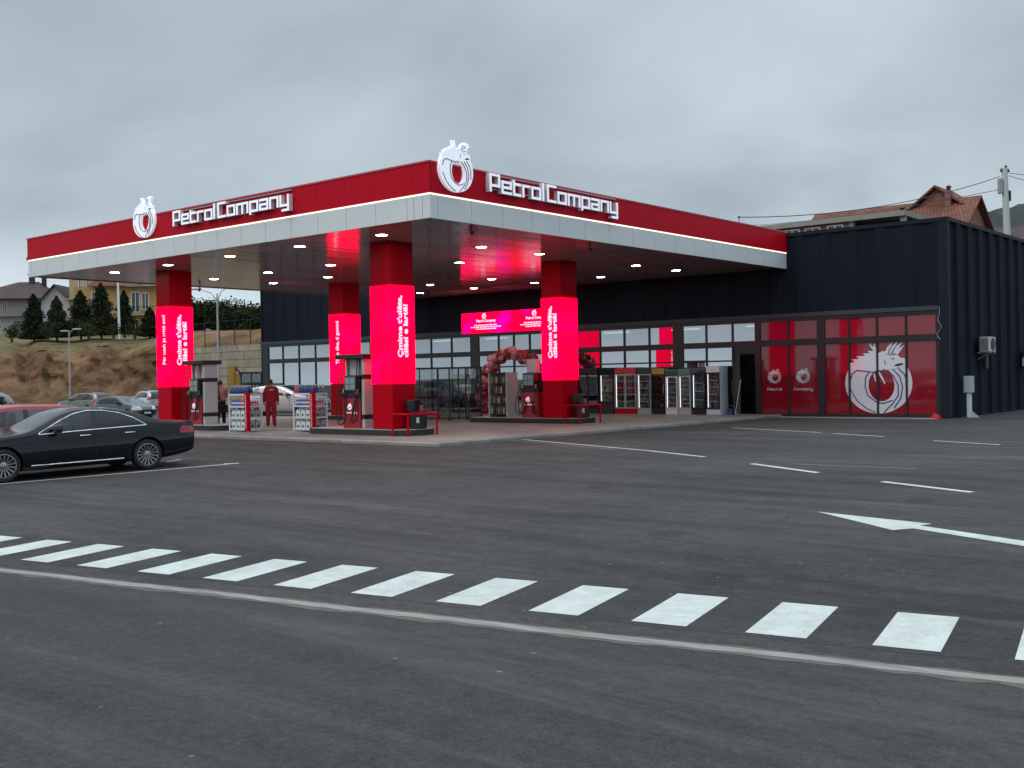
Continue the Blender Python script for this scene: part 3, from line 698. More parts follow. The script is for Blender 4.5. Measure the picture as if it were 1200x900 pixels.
# roof edge tube light bits: small curled cable at the corner
# mullions
MU = [-28.95,-28.5,-27.16,-25.72,-24.29,-22.8,-21.3,-19.8,-18.3,-16.8,-15.31,-13.9,-12.59,-12.12,-10.82,-9.87,-8.9,-7.6,-6.2,-4.87,-3.58,-2.29,-1.07,-.65,.49,1.7,2.74,2.90,4.13,5.37,5.61,6.6,7.68,8.76,9.87]
WIDE = {-28.95: -28.5, -12.59: -12.12, -1.07: -.65, 5.37: 5.61, 2.74: 2.90}
fr = MB(); hw_ = .035; y0, y1 = YF-.045, YF+.06
for a in MU:
    if a in WIDE: fr.box(a-hw_, WIDE[a]+hw_, y0-.01, y1, -.03, 3.72)
    elif a in WIDE.values(): continue
    else:
        fr.box(a-hw_, a+hw_, y0, y1, -.03, 2.77); fr.box(a-hw_, a+hw_, y0, y1, 2.985, 3.72)
fr.box(XLS+.13, SX-.315, y0-.006, y1+.002, 3.722, 3.858); fr.box(XLS+.13, SX-.315, y0-.022, y1+.004, 2.772, 2.983)
fr.box(XLS+.13, SX-.315, y0-.008, y1+.003, -.035, .085); fr.box(9.87+hw_, SX-.312, y0, y1, .086, 2.77); fr.box(9.87+hw_, SX-.312, y0, y1, 2.985, 3.72)
fr.build('window_frame', M['frame'], shop)
fr2 = MB()
prev = None; npane = 0
gaps = []
for a, b in zip(MU[:-1], MU[1:]):
    if a in WIDE and WIDE[a] == b: continue
    gaps.append((a+hw_, b-hw_))
for a, b in gaps:
    red = a > 2.8
    mt = M['red_film'] if red else M['shop_glass']
    for z0, z1 in ((3.0,3.705),(.10,2.757)):
        if not red and 1.6 < a < 2.0 and z0 < 1: continue
        p = MB()
        if not red and z0 < 1 and a > -16:
            p.box(a+.004, b-.004, YF, YF+.012, 2.25, z1); fr2.box(a, b, YF-.035, YF+.04, 2.19, 2.245); p.box(a+.004, b-.004, YF, YF+.012, z0, 2.185)
        else: p.box(a+.004, b-.004, YF, YF+.012, z0, z1)
        tl_ = Matrix.Translation(((a+b)/2, YF, (z0+z1)/2)) @ Matrix.Rotation(random.uniform(-.0035,.0035), 4, 'X') @ Matrix.Rotation(random.uniform(-.0035,.0035), 4, 'Z') @ Matrix.Translation((-(a+b)/2, -YF, -(z0+z1)/2))
        if not red: p.v = [tl_ @ q for q in p.v]
        p.build('window_pane', mt, shop)
fr2.build('transom', M['frame'], shop)
# open doorway with a leaf standing ajar
d = MB(); d.box(1.74, 1.80, YF-.9, YF-.05, .02, 2.72); d.box(1.74, 1.80, YF-.98, YF-.91, .02, 2.72)
dg_ = MB()
df = MB()
for z0, z1 in ((.06,.16),(2.1,2.2)): df.box(-.0, .92, -.02, .02, z0, z1)
df.box(0,.08,-.02,.02,.165,2.095); df.box(.84,.92,-.02,.02,.165,2.095)
door = df.build('door', M['grey_trim'], shop); door.location = (1.76, YF-.07, 0); door.rotation_euler.z = R(-62)
g_ = MB(); g_.box(.085,.835,-.006,.006,.165,2.095); g_.build('door_pane', M['smoke_glass'], door)
h_ = MB(); h_.tube([(.80,-.03,.9),(.80,-.07,.95),(.80,-.07,1.35),(.80,-.03,1.4)], .014, 8); h_.build('handle', M['chrome'], door)
# interior
it = MB(); it.box(XLS+.2, SX-.2, YF+.1, YF+12, -.3, .0); it.build('floor', M['inside_floor'], shop)
it = MB(); it.box(XLS+.2, SX-.2, YF+12, YF+12.2, .01, 3.99); it.build('partition', M['inside_wall'], shop)
it = MB(); it.box(XLS+.2, SX-.2, YF+.1, YF+12, 4.0, 4.1); it.build('ceiling', M['inside_wall'], shop)
for i in range(9):
    b = MB(); x = -26+i*4.1; b.box(x, x+1.5, YF+3.0, YF+3.2, 3.90, 3.95); b.box(x, x+1.5, YF+7.0, YF+7.2, 3.90, 3.95)
    b.build('ceiling_light', M['inside_lamp'], shop)
# dark shelving added inside the open door so the doorway reads black
sh_ = empty('shop_shelf', 'added dark shelving unit that darkens the open shop doorway', 'shelf', (2.22, YF+.75, .0))
b = MB(); b.box(-.62,-.58,0,.45,.02,2.5); b.box(.58,.62,0,.45,.02,2.5); b.box(-.579,.579,.41,.45,.02,2.5); b.build('case', M['black'], sh_)
b = MB()
for z in (.1,.55,1.0,1.45,1.9,2.4): b.box(-.578,.578,0,.409,z,z+.03)
b.build('board', M['dark_trim'], sh_)
# emblem and words on the red panes
e5 = empty('window_emblem', 'huge white ringed serpent graphic across the red corner panes', 'window graphic', (7.69, YF-.004, .12))
o = emblem(frame((7.69, YF-.004, .12), (1,0,0), (0,0,1)), 2.54, .002, M['decal_white'], M['navy'], e5); at_local(o, e5)
for xx, wd, lb in ((3.515,'Petrol','small white emblem and word on the left of the two red panes'),(4.72,'Company','small white emblem and word on the right of the two red panes')):
    e_6 = empty('window_emblem', lb, 'window graphic', (xx, YF-.004, 1.27), group='small emblems on the red panes')
    o = emblem(frame((xx, YF-.004, 1.28), (1,0,0), (0,0,1)), .56, .002, M['decal_white'], M['red_film'], e_6); at_local(o, e_6)
    n = .62 if wd == 'Petrol' else .78
    e_7 = len(children_of(e_6))
    block_text(wd, frame((xx-n/2, YF-.006, 1.0), (1,0,0), (0,0,1)), n, .11, .003, e_6, [M['decal_white'], M['decal_white']])
    for c in children_of(e_6): at_local(c, e_6)

# LED boards above the doors
for x0, x1, lb in ((-12.93,-9.835,'left half of the lit pink board above the shop windows'),(-9.815,-6.75,'right half of the lit pink board, partly behind the lettered column')):
    r_ = empty('led_board', lb, 'led sign', ((x0+x1)/2, YF-.31, 3.87), group='lit boards on the shop front')
    b = MB(); b.bbox(x0, x1, YF-.31, YF-.11, 3.87, 4.86, .012); o = b.build('screen', M['led_board'], r_); at_local(o, r_)
    xm = (x0+x1)/2+.05
    F_ = frame((xm-.13, YF-.314, 4.55), (1,0,0), (0,0,1)); q = emblem(F_, .26, .002, M['led_text'], M['led_board'], o, lines=False)
    font_mesh('lettering', 'Petrol Company', M['led_text'], frame((xm-.62, YF-.313, 4.40), (1,0,0), (0,0,1)), .17, o, .006, width=1.24)
    tl = MB(); rr = random.Random(5)
    for j, (wl, zz) in enumerate(((1.5,4.22),(1.95,4.13),(1.3,4.04))):
        x = xm-wl/2
        while x < xm+wl/2-.05:
            ln = min(rr.uniform(.08,.24), xm+wl/2-x); tl.box(x, x+ln, YF-.3135, YF-.308, zz, zz+.052); x += ln+.035
    tl.build('small_print', M['led_text'], o)

# air conditioner, meter box, vent flap on the side wall
ac = empty('air_conditioner', 'white outdoor air conditioner bracketed high on the ribbed side wall', 'air conditioner', (SX+.04, 21.0, 2.3))
b = MB(); b.bbox(.08, .42, -.42, .42, .05, .62, .02); o = b.build('casing', M['plastic_grey'], ac)
b = MB()
for i in range(7): b.box(.12+i*.04, .135+i*.04, -.432, -.421, .1, .56)
b.build('louvre', M['black'], ac)
b = MB(); b.lathe([(.22,0),(.24,.01),(.24,.018),(.03,.02)], 24, frame((.421,.06,.34),(0,1,0),(0,0,1))); b.build('fan_grille', M['black'], ac)
b = MB()
for s in (-.3,.3): b.box(-.02,.45,s-.02,s+.02,-.0,.045); b.tube([(-.02,s,-.22),(.40,s,.0)], .012, 6)
b.build('bracket', M['galv'], ac)
dc = MB(); dc.bbox(0, .10, -.13, .13, 0, .52, .01); o = dc.build('drain_cover', M['grey_trim']); o.location = (SX+.03, 21.5, 1.72); tag(o, 'dull grey duct box on the wall just under the air conditioner', 'duct')
v2 = empty('air_conditioner', 'dark air conditioner cut by the right edge of the view', 'air conditioner', (SX+.04, 26.6, 1.75))
b = MB(); b.bbox(.06,.42,-.42,.42,0,.66,.02); b.build('casing', M['black'], v2); b = MB(); b.box(.1,.38,-.43,-.421,.04,.4); b.build('side_panel', M['plastic_grey'], v2)
bx = empty('meter_box', 'grey electric meter box on a white post at the side wall', 'meter box', (SX+.30, 18.7, -.04))
b = MB(); b.bbox(-.15,.15,-.13,.13,.90,1.50,.012); o = b.build('cabinet', M['plastic_grey'], bx)
b = MB(); b.box(.151,.158,-.105,.105,.93,1.47); b.build('door', M['galv'], bx)
b = MB(); b.bbox(-.07,.07,-.07,.07,-.02,.899,.01); b.build('post', M['white'], bx)
b = MB(); b.prism([(0,0),(.3,0),(0,.28)], .03, frame((.071,-.015,-.02),(1,0,0),(0,0,1))); b.build('gusset', M['plastic_grey'], bx)
cn_ = empty('red_wheel_chock', 'small red wedge block at the foot of the shop corner', 'wedge', (9.86, YF-.25, -.02))
b = MB(); b.prism([(-.15,0),(.17,0),(.13,.07),(.07,.16),(.0,.13),(-.05,.19),(-.11,.06)], .18, frame((0,.11,0),(1,0,0),(0,0,1))); b.build('wedge', M['red_cap'], cn_); b = MB(); b.bbox(-.20,.21,-.13,.13,-.03,.03,.008); b.build('sole', M['red'], cn_)
cb_ = MB(); pts = []
for i in range(30):
    t = i/29; pts.append((9.98+.10*math.sin(t*13)*t, YF-.062-.03*abs(math.sin(t*5)), 3.95-1.15*t))
cb_.tube(pts, .011, 6); tag(cb_.build('loose_cable', M['galv'], smooth=60), 'thin loose cable curling down the corner post by the red panes', 'cable')

# ------------------------------------------------------------------ coolers along the front
def cooler(x0, x1, h, body, head, headmat, lit, ndoor, label, drinks, nsh=5, base=.12, y=16.55, dep=.66, doorframe=None, gm='clear_glass'):
    r_ = empty('drinks_cooler', label, 'drinks cooler', ((x0+x1)/2, y, -.0), group='drinks coolers along the shop front')
    W_ = (x1-x0)/2-.008; th = .035
    b = MB(); b.box(-W_, -W_+th, .03, dep, .05, h); b.box(W_-th, W_, .03, dep, .05, h); b.box(-W_+th, W_-th, dep-th, dep, .05, h)
    b.box(-W_+th, W_-th, .03, dep-th, h-.04, h); b.box(-W_+th, W_-th, .03, dep-th, .05, base+.16)
    for sx_ in (-W_+.05, W_-.05):
        for sy_ in (.1, dep-.1): b.box(sx_-.025, sx_+.025, sy_-.025, sy_+.025, 0, .05)
    b.build('body', M[body], r_)
    b = MB(); b.bbox(-W_+.003, W_-.003, -.03, .028, h-.26, h-.012, .012); b.build('header', M[headmat], r_)
    b = MB(); b.box(-W_+.003, W_-.003, -.01, .028, .06, base+.15); b.build('grille', M[body], r_)
    z0 = base+.17; z1 = h-.275; dw = 2*W_/ndoor
    for k in range(ndoor):
        a = -W_+k*dw+.006; c = a+dw-.012; fm = M[doorframe or body]
        f = MB(); f.box(a, a+.045, -.028, .012, z0, z1); f.box(c-.045, c, -.028, .012, z0, z1); f.box(a+.046, c-.046, -.028, .012, z0, z0+.05); f.box(a+.046, c-.046, -.028, .012, z1-.05, z1)
        dr = f.build('door', fm, r_)
        g = MB(); g.box(a+.046, c-.046, -.012, -.004, z0+.05, z1-.05); g.build('pane', M[gm], dr)
        hh = MB(); hh.tube([(c-.02,-.03,z0+.65),(c-.02,-.06,z0+.68),(c-.02,-.06,z0+.98),(c-.02,-.03,z0+1.01)], .010, 6); hh.build('handle', M['grey_metal'], dr)
    lin = MB(); lin.box(-W_+th+.002, W_-th-.002, dep-th-.012, dep-th-.002, z0, z1); lin.box(-W_+th+.001, -W_+th+.008, .04, dep-th-.013, z0, z1); lin.box(W_-th-.008, W_-th-.001, .04, dep-th-.013, z0, z1)
    lin.build('lining', M['inside_wall'], r_)
    if lit:
        b = MB(); b.box(-W_+th+.012, -W_+th+.028, .04, .058, z0+.06, z1-.05); b.build('lamp_tube', M['cool_lamp'], r_)
    s = MB(); zs = []
    for i in range(nsh):
        z = z0+.01+(z1-z0-.05)*i/nsh; zs.append(z); s.box(-W_+th+.04, W_-th-.012, .06, dep-th-.02, z, z+.018); s.box(-W_+th+.04, W_-th-.012, .045, .058, z-.005, z+.035)
    s.build('shelf', M['shelf_white'], r_)
    shh = (z1-z0-.05)/nsh
    cx0 = (x0+x1)/2
    for i, z in enumerate(zs):
        spec = drinks[i % len(drinks)]
        if not spec: continue
        kind, mt, lb = spec
        n = max(3, int((2*W_-2*th-.06)/.088)); hgt = min(shh-.06, .24 if kind == 'bottle' else .20)
        for j in range(n):
            if random.random() < .08: continue
            x = cx0-W_+th+.085+(2*W_-2*th-.14)*j/(n-1)
            drink(kind, mt, hgt, (x, y+.105+random.uniform(-.01,.015), z+.0185), lb)
DM = {}
def drink(kind, mt, h, loc, lb):
    key = (kind, mt, round(h,2))
    if key not in DM:
        m = MB()
        if kind == 'bottle': m.lathe([(.034,0),(.037,.02),(.037,h*.55),(.034,h*.66),(.014,h*.86),(.014,h)], 10)
        elif kind == 'can': m.lathe([(.028,0),(.035,.012),(.035,h-.02),(.028,h)], 10)
        else: m.bbox(-.038,.038,-.03,.03,0,h,.006)
        me = m.mesh('drink_'+kind, M[mt]); me.polygons.foreach_set('use_smooth', [True]*len(me.polygons)); me.set_sharp_from_angle(angle=R(50)); DM[key] = me
    o = bpy.data.objects.new({'bottle':'drink_bottle','can':'drink_can','carton':'drink_carton'}[kind], DM[key]); COL.objects.link(o); o.location = loc
    tag(o, lb, kind, 'drinks inside the coolers'); return o
for nm, c in dict(dk_red=(.45,.02,.03), dk_green=(.06,.28,.09), dk_amber=(.45,.24,.04), dk_cream=(.55,.50,.42), dk_dark=(.03,.022,.02), dk_blue=(.05,.10,.28), dk_teal=(.10,.24,.28), dk_grey=(.30,.31,.33), dk_brown=(.18,.08,.04), dk_pink=(.5,.2,.24)).items():
    M[nm] = pbr(nm, c, .3, var=.25, vs=14)
ca = lambda k, m, l: (k, m, l)
cooler(-5.50,-4.34,2.06,'black','black','black',False,2,'wide dim two-door cooler just right of the lettered column',[ca('bottle','dk_dark','dark bottle on a shelf of the dim two-door cooler'),ca('can','dk_blue','blue can on a shelf of the dim two-door cooler')],gm='smoke_glass')
cooler(-4.30,-3.54,2.04,'black','dark_trim','dark_trim',True,1,'black cooler of cream cartons beside the red double cooler',[ca('carton','dk_amber','amber carton on the low shelf of the black cooler'),ca('bottle','dk_green','green bottle in the black cooler of cartons'),ca('carton','dk_cream','cream carton on an upper shelf of the black cooler')],base=.38)
cooler(-3.50,-2.38,2.04,'red','red_cap','red_cap',True,2,'red framed double cooler of red and green bottles',[ca('bottle','dk_green','green bottle on a low shelf of the red double cooler'),ca('bottle','dk_dark','dark bottle in the red double cooler'),ca('bottle','dk_red','red bottle on an upper shelf of the red double cooler'),ca('can','dk_red','red can on a shelf of the red double cooler')],doorframe='galv')
cooler(-2.35,-1.64,2.02,'galv','grey_trim','grey_trim',True,1,'plain grey cooler of blue-grey bottles right of the red double cooler',[ca('bottle','dk_teal','blue-grey bottle in the plain grey cooler'),ca('bottle','dk_grey','pale bottle in the plain grey cooler')],base=.1)
cooler(-1.61,-.98,1.98,'black_gloss','dk_amber','yellow_head',False,1,'narrow black cooler under a yellow header',[ca('bottle','dk_dark','dark bottle in the yellow-headed cooler'),ca('can','dk_brown','brown can in the yellow-headed cooler')],gm='smoke_glass')
cooler(-.95,-.36,1.90,'white','green_head','green_head',True,1,'narrow white cooler under a dark green header',[ca('bottle','dk_teal','teal bottle in the green-headed white cooler'),ca('can','dk_grey','grey can in the green-headed white cooler')],nsh=6)
cooler(-.33,.27,1.92,'plastic_grey','teal_head','teal_head',True,1,'narrow pale grey cooler under a teal header',[ca('can','dk_pink','pink can in the teal-headed cooler'),ca('can','dk_grey','grey can in the teal-headed cooler')],nsh=7)
cooler(.30,.94,1.98,'black','black_gloss','black_gloss',True,1,'black cooler with blue-grey contents under a black header',[ca('bottle','dk_teal','teal bottle in the black-headed cooler'),ca('bottle','dk_blue','blue bottle in the black-headed cooler')],nsh=4)
cooler(.97,1.60,2.02,'cooler_white_side','white','white',True,1,'white sided cooler under a white header, rightmost of the row',[ca('bottle','dk_grey','pale bottle in the white-headed cooler'),ca('bottle','dk_brown','brown bottle in the white-headed cooler'),ca('can','dk_pink','pink can in the white-headed cooler')],doorframe='black')
bc = empty('blue_bucket', 'blue cleaning bucket on the ground by the open shop door', 'bucket', (1.95, 16.75, 0))
b = MB(); b.lathe([(.11,0),(.15,.28),(.16,.29),(.145,.29),(.105,.02)], 16); b.build('pail', M['dk_blue'], bc, smooth=40); b = MB(); b.tube([(.15*math.cos(a), 0, .28+.15*math.sin(a)) for a in [PI*i/10 for i in range(11)]], .006, 6); b.build('handle', M['grey_metal'], bc)
br_ = empty('mop', 'pale mop handle leaning by the open shop door', 'mop', (2.05, 16.95, 0), R(20))
b = MB(); b.tube([(0,0,.1),(.22,.12,1.45)], .016, 8); b.build('stick', M['white'], br_); b = MB(); b.bbox(-.14,.14,-.05,.05,0,.1,.02); b.build('head', M['dk_grey'], br_)

# ------------------------------------------------------------------ pump islands, columns stand on them
def island(x0, x1, y0, y1, label):
    m = MB(); pts = []; r_ = (y1-y0)/2*.6
    for cx_, cy_, a0 in ((x1-r_, y1-r_, 0), (x0+r_, y1-r_, PI/2), (x0+r_, y0+r_, PI), (x1-r_, y0+r_, 1.5*PI)):
        for i in range(7): a = a0+PI/2*i/6; pts.append((cx_+r_*math.cos(a), cy_+r_*math.sin(a)))
    e = empty('pump_island', label, 'pump island', ((x0+x1)/2, (y0+y1)/2, .06), group='raised pump islands')
    P_ = [(p[0]-(x0+x1)/2, p[1]-(y0+y1)/2) for p in pts]
    m.prism(P_, .165); m.build('kerb', M['island'], e)
    t = MB(); t.prism([(p[0]*.97, p[1]*.93) for p in P_], .012, Matrix.Translation((0,0,.1655))); t.build('deck', M['tile'], e)
island(-3.75, .75, -.28, 1.22, 'dark kerbed pump island nearest the lot, under the front right column')
island(-4.4, .75, 7.95, 9.45, 'dark kerbed pump island in front of the coolers')
island(-13.2, -8.3, -.28, 1.22, 'dark kerbed pump island under the leftmost column')
island(-13.2, -8.3, 7.95, 9.45, 'dark kerbed pump island furthest back, behind the oil racks')

def make_pump(label, loc, low=False):
    r_ = empty('fuel_pump', label, 'fuel pump', loc, group='fuel pumps on the islands')
    b = MB(); b.bbox(-.40,.40,-.29,.29,0,.92,.015); cab = b.build('cabinet', M['red_pump'], r_)
    emblem(frame((-.09,-.293,.56),(1,0,0),(0,0,1)), .19, .004, M['sign_white'], M['red_pump'], cab, lines=False)
    block_text('Petrol Company', frame((-.24,-.293,.45),(1,0,0),(0,0,1)), .48, .055, .003, cab, [M['sign_white'], M['sign_white']])
    b = MB(); b.bbox(-.42,.42,-.30,.30,.925,1.10,.02); b.build('nozzle_tray', M['black'], r_)
    b = MB(); b.bbox(-.30,.26,-.33,.33,1.105,1.62,.03); hd = b.build('display_head', M['black_gloss'], r_)
    b = MB(); b.box(-.24,.20,-.336,-.331,1.18,1.55); b.box(-.24,.20,.331,.336,1.18,1.55); b.build('screen', M['screen'], hd)
    b = MB(); b.box(-.24,.20,-.339,-.337,1.345,1.36); b.box(-.05,-.03,-.339,-.337,1.18,1.344); b.box(-.05,-.03,-.339,-.337,1.361,1.55); b.build('divider', M['black'], hd)
    b = MB(); b.bbox(-.28,.20,-.10,.10,1.625,2.12,.02); b.build('upper_panel', M['pump_white'], r_)
    if not low:
        b = MB(); b.bbox(.44,.56,-.27,.27,0,2.12,.012); sp_ = b.build('side_pillar', M['pump_grey'], r_)
        b = MB(); b.box(.435,.566,-.276,.276,.28,.42); b.build('band', M['black'], sp_); b = MB(); b.box(.435,.566,-.276,.276,1.50,1.64); b.build('band', M['black'], sp_)
        b = MB(); b.bbox(-.44,-.37,-.12,.12,1.105,2.12,.01); b.build('post', M['pump_grey'], r_)
        b = MB(); b.bbox(-.62,.66,-.40,.40,2.122,2.26,.02); b.build('roof', M['black'], r_)
    for s in (-1, 1):
        for k, x in enumerate((-.46, -.34, .30, .40)):
            b = MB(); xo = x*1.12
            if low: pts = [(x, s*.30, 1.0),(xo, s*.42, .75),(xo*1.05, s*.46, .30),(x*.9, s*.40, .12),(x*.5, s*.34, .3),(x*.4, s*.30, .6)]
            else: pts = [(x*.9, s*.26, 2.12),(x*1.02, s*.33, 1.75),(xo, s*.38, 1.30),(xo*1.05, s*.42, .85),(xo*1.0, s*.46, .35),(x*.75, s*.46, .10+.03*k),(x*.40, s*.42, .28),(x*.62, s*.34, .85),(x*.85, s*.31, 1.08)]
            q = [Vector(p) for p in pts]; sm = []
            for i in range(len(q)-1):
                p0 = q[max(i-1,0)]; p1 = q[i]; p2 = q[i+1]; p3 = q[min(i+2,len(q)-1)]
                for j in range(5):
                    t = j/5; sm.append(.5*((2*p1)+(p2-p0)*t+(2*p0-5*p1+4*p2-p3)*t*t+(3*p1-p0-3*p2+p3)*t**3))
            sm.append(q[-1]); b.tube(sm, .017, 7); b.build('hose', M['rubber'], r_, smooth=60)
            nz = MB(); nz.tube([(x*.85, s*.31, 1.02),(x*.85, s*.36, 1.12),(x*.85, s*.35, 1.20)], [.02,.03,.024], 8); nz.tube([(x*.85, s*.36, 1.14),(x*.85, s*.44, 1.06)], [.016,.012], 6)
            nz.build('nozzle', M['grey_metal' if k % 2 else 'black'], r_)
    return r_
make_pump('fuel pump with a grey side pillar, right of the leftmost column', (-10.25,.47,.237))
make_pump('fuel pump left of the front column, hoses looping to the deck', (-2.0,.47,.237))
make_pump('low black-headed fuel pump left of the column before the coolers', (-1.62,8.70,.237), low=True)
# ------------------------------------------------------------------ oil racks with their bottles
M['rack_white'] = pbr('rack_white', (.68,.70,.70), .4)
M['can_white'] = pbr('can_white', (.62,.66,.66), .38, var=.05)
M['can_grey'] = pbr('can_grey', (.34,.34,.35), .45)
M['label_dark'] = pbr('label_dark', (.03,.05,.07), .5)
M['fluid_blue'] = pbr('fluid_blue', (.022,.045,.19), .2, coat=.4, var=.2, vs=10)
M['fluid_pink'] = pbr('fluid_pink', (.50,.06,.14), .25, coat=.3)
M['bag_blue'] = pbr('bag_blue', (.05,.10,.38), .35, var=.3, vs=9)
M['bag_red'] = pbr('bag_red', (.52,.05,.10), .35, var=.25, vs=9)
M['clear_plastic'] = glass('clear_plastic', (.75,.8,.85), .12, .05)
M['cap_white'] = pbr('cap_white', (.6,.62,.65), .4)
def goods(kind):
    if kind in GOODS: return GOODS[kind]
    b = MB(); c = MB()
    if kind in ('blue','pink','clear'):
        b.lathe([(.052,0),(.058,.02),(.058,.17),(.05,.215),(.022,.25),(.02,.27)], 12); c.lathe([(.024,.268),(.024,.30),(.010,.302)], 10)
        m = {'blue':'fluid_blue','pink':'fluid_pink','clear':'clear_plastic'}[kind]; parts = [('cap', c.mesh('cap', M['cap_white']))]
    elif kind in ('canister','grey_canister'):
        b.bbox(-.105,.105,-.075,.075,0,.235,.03); b.bbox(-.10,-.03,-.03,.03,.225,.275,.012); b.tube([(-.02,0,.225),(-.01,0,.285),(.075,0,.285),(.085,0,.225)], .014, 7)
        c.lathe([(.028,.27),(.028,.305),(.01,.306)], 10, T(-.065,0,0)); l_ = MB(); l_.box(-.038,.042,-.0775,-.0755,.05,.125)
        m = 'can_white' if kind == 'canister' else 'can_grey'; parts = [('cap', c.mesh('cap', M['label_dark'])), ('label', l_.mesh('label', M['label_dark']))]
    elif kind in ('blue_pack','red_pack'):
        b.bbox(-.085,.085,-.06,.06,0,.22,.02); c.box(-.07,.07,-.0625,-.0605,.09,.15)
        m = 'bag_blue' if kind == 'blue_pack' else 'bag_red'; parts = [('print', c.mesh('print', M['cap_white']))]
    else:
        b.lathe([(.045,0),(.05,.02),(.05,.10),(.02,.15),(.018,.19)], 12); c.lathe([(.052,.05),(.0525,.09),(.051,.091)], 12); m = 'bag_red'; parts = [('label', c.mesh('label', M['cap_white']))]
    me = b.mesh(kind, M[m])
    me.polygons.foreach_set('use_smooth', [True]*len(me.polygons)); me.set_sharp_from_angle(angle=R(45))
    GOODS[kind] = (me, parts); return GOODS[kind]
GOODS = {}
def put(kind, name, p, rz, label, group):
    me, parts = goods(kind); o = bpy.data.objects.new(name, me); COL.objects.link(o); o.location = p; o.rotation_euler.z = rz
    for n, m in parts:
        c = bpy.data.objects.new(n, m); COL.objects.link(c); c.parent = o
    tag(o, label, 'bottle' if 'bottle' in name else 'canister' if 'canister' in name else 'pack', group); return o
def rack(corner, which, pack):
    """corner = front right foot; the rack runs back along -X (front) and +Y (side)"""
    W_, D_, H_ = 1.02, .60, 1.36
    r_ = empty('oil_rack', 'white oil rack, the %s of the pair, with a red banner on its corner' % which, 'display rack', (corner.x, corner.y, .06), group='oil racks by the pumps')
    for x in (-W_, -.04):
        for y in (0, D_-.04): p = MB(); p.box(x, x+.04, y, y+.04, 0, H_-.10); p.build('post', M['rack_white'], r_)
    lv = (.10,.47,.84,H_-.12); s = MB()
    for z in lv:
        s.box(-W_+.005, -.005, .005, D_-.005, z-.024, z-.008); s.box(-W_+.041, -.041, -.006, .006, z-.03, z+.02); s.box(-.006,.006,.041,D_-.041, z-.03, z+.02)
    s.build('shelf', M['rack_white'], r_)
    bn = MB(); bn.box(-.13, .012, -.024, -.008, .03, H_-.06); bn.box(.0075,.0235,-.0075,.10,.03,H_-.06); bo = bn.build('banner', M['red'], r_)
    rr = random.Random(3)
    for i in range(15):
        z = .16+i*.072
        mk = MB(); mk.box(-.085, -.085+rr.uniform(.03,.05), -.029, -.0245, z, z+.045); mk.build('letter', M['cap_white'], bo)
    g = 'goods on the oil racks'
    X, Y, Z = corner.x, corner.y, .06
    w = which
    for i in range(8):
        for j in range(4):
            k = 'blue' if not (pack == 2 and i < 2) else 'pink'
            if (j == 0 or i == 7) or j == 1:
                if i == 7 and j >= 2: k = 'clear'
                lb = {'blue':'dark blue washer fluid bottle on top of the %s oil rack','pink':'pink fluid bottle on top of the %s oil rack','clear':'clear bottle on the back corner top of the %s oil rack'}[k] % w
                put(k, 'fluid_bottle', (X-W_+.09+i*.122, Y+.07+j*.135, Z+lv[3]-.006), 0, lb, g)
    for i in range(5):
        k = 'blue_pack' if i < 3 else 'red_pack'
        put(k, 'fluid_pack', (X-W_+.18+i*.16, Y+.12, Z+lv[2]-.006), 0, ('blue pack on the second shelf of the %s oil rack' if i < 3 else 'red pack on the second shelf of the %s oil rack') % w, g)
    for j in range(5):
        put('small', 'oil_bottle', (X-.11, Y+.15+j*.085, Z+lv[2]-.006), PI/2, 'small red oil bottle along the side of the %s oil rack' % w, g)
    for z, nm in ((lv[1],'third'),(lv[0],'lowest')):
        for i in range(3):
            put('canister', 'oil_canister', (X-W_+.19+i*.25, Y+.12, Z+z-.006), 0, 'white canister on the %s shelf of the %s oil rack' % (nm, w), g)
        for j in range(2):
            put('grey_canister', 'oil_canister', (X-.12, Y+.22+j*.24, Z+z-.006), PI/2, 'grey canister at the side of the %s shelf, %s oil rack' % (nm, w), g)
c1_ = hit(290.5, 506.5, 2, .06); rack(c1_, 'left one', 1)
c2_ = hit(367.5, 506.5, 2, .06); rack(c2_, 'right one', 2)

# ------------------------------------------------------------------ bins and red hoops at the column ends
def bin_(loc, lb, rz=0):
    r_ = empty('trash_bin', lb, 'bin', loc, rz, group='bins beside the columns')
    b = MB(); b.lathe([(.24,0),(.27,.03),(.285,.50),(.27,.51)], 24); b.build('drum', M['black'], r_, smooth=40)
    b = MB(); b.bbox(-.26,.0,-.22,.22,.512,.86,.03); b.build('hood', M['black_gloss'], r_)
    b = MB(); b.lathe([(.05,0),(.055,.16),(.03,.17)], 10, T(.12,.0,.512)); b.build('squeegee_pot', M['fluid_pink'], r_)
    b = MB()
    for i in range(3): b.box(.10+.03*i, .115+.03*i, -.29, -.275, .18, .34)
    b.build('paper', M['white'], r_)
bin_((.36,.66,.24), 'black bin with a pink pot beside the front right column', R(20))
bin_((.42,8.80,.24), 'black bin beside the column in front of the coolers', R(20))
def hoop(x, y, lb):
    r_ = empty('guard_hoop', lb, 'guard rail', (x,y,.06), group='red guard hoops at the columns')
    pts = [(.26,-.38,.64),(.72,-.34,.64)]
    for i in range(9): a = -PI/2+PI*i/8; pts.append((.82+.22*math.cos(a), .27+.60*math.sin(a), .64))
    pts += [(.72,.88,.64),(.2,.92,.64)]
    b = MB(); b.tube(pts, .036, 10); b.build('rail', M['red_col'], r_, smooth=50)
    for px, py in ((.26,-.38),(.84,-.32),(.86,.85),(.2,.92)):
        b = MB(); b.tube([(px,py,0),(px,py,.62)], .034, 10); b.lathe([(.07,0),(.07,.012),(.04,.013)], 10, T(px,py,0)); b.build('leg', M['red_col'], r_, smooth=50)
hoop(.10, .0, 'red tube guard hoop round the bin by the front right column')
hoop(.14, 8.25, 'red tube guard hoop round the bin before the coolers')

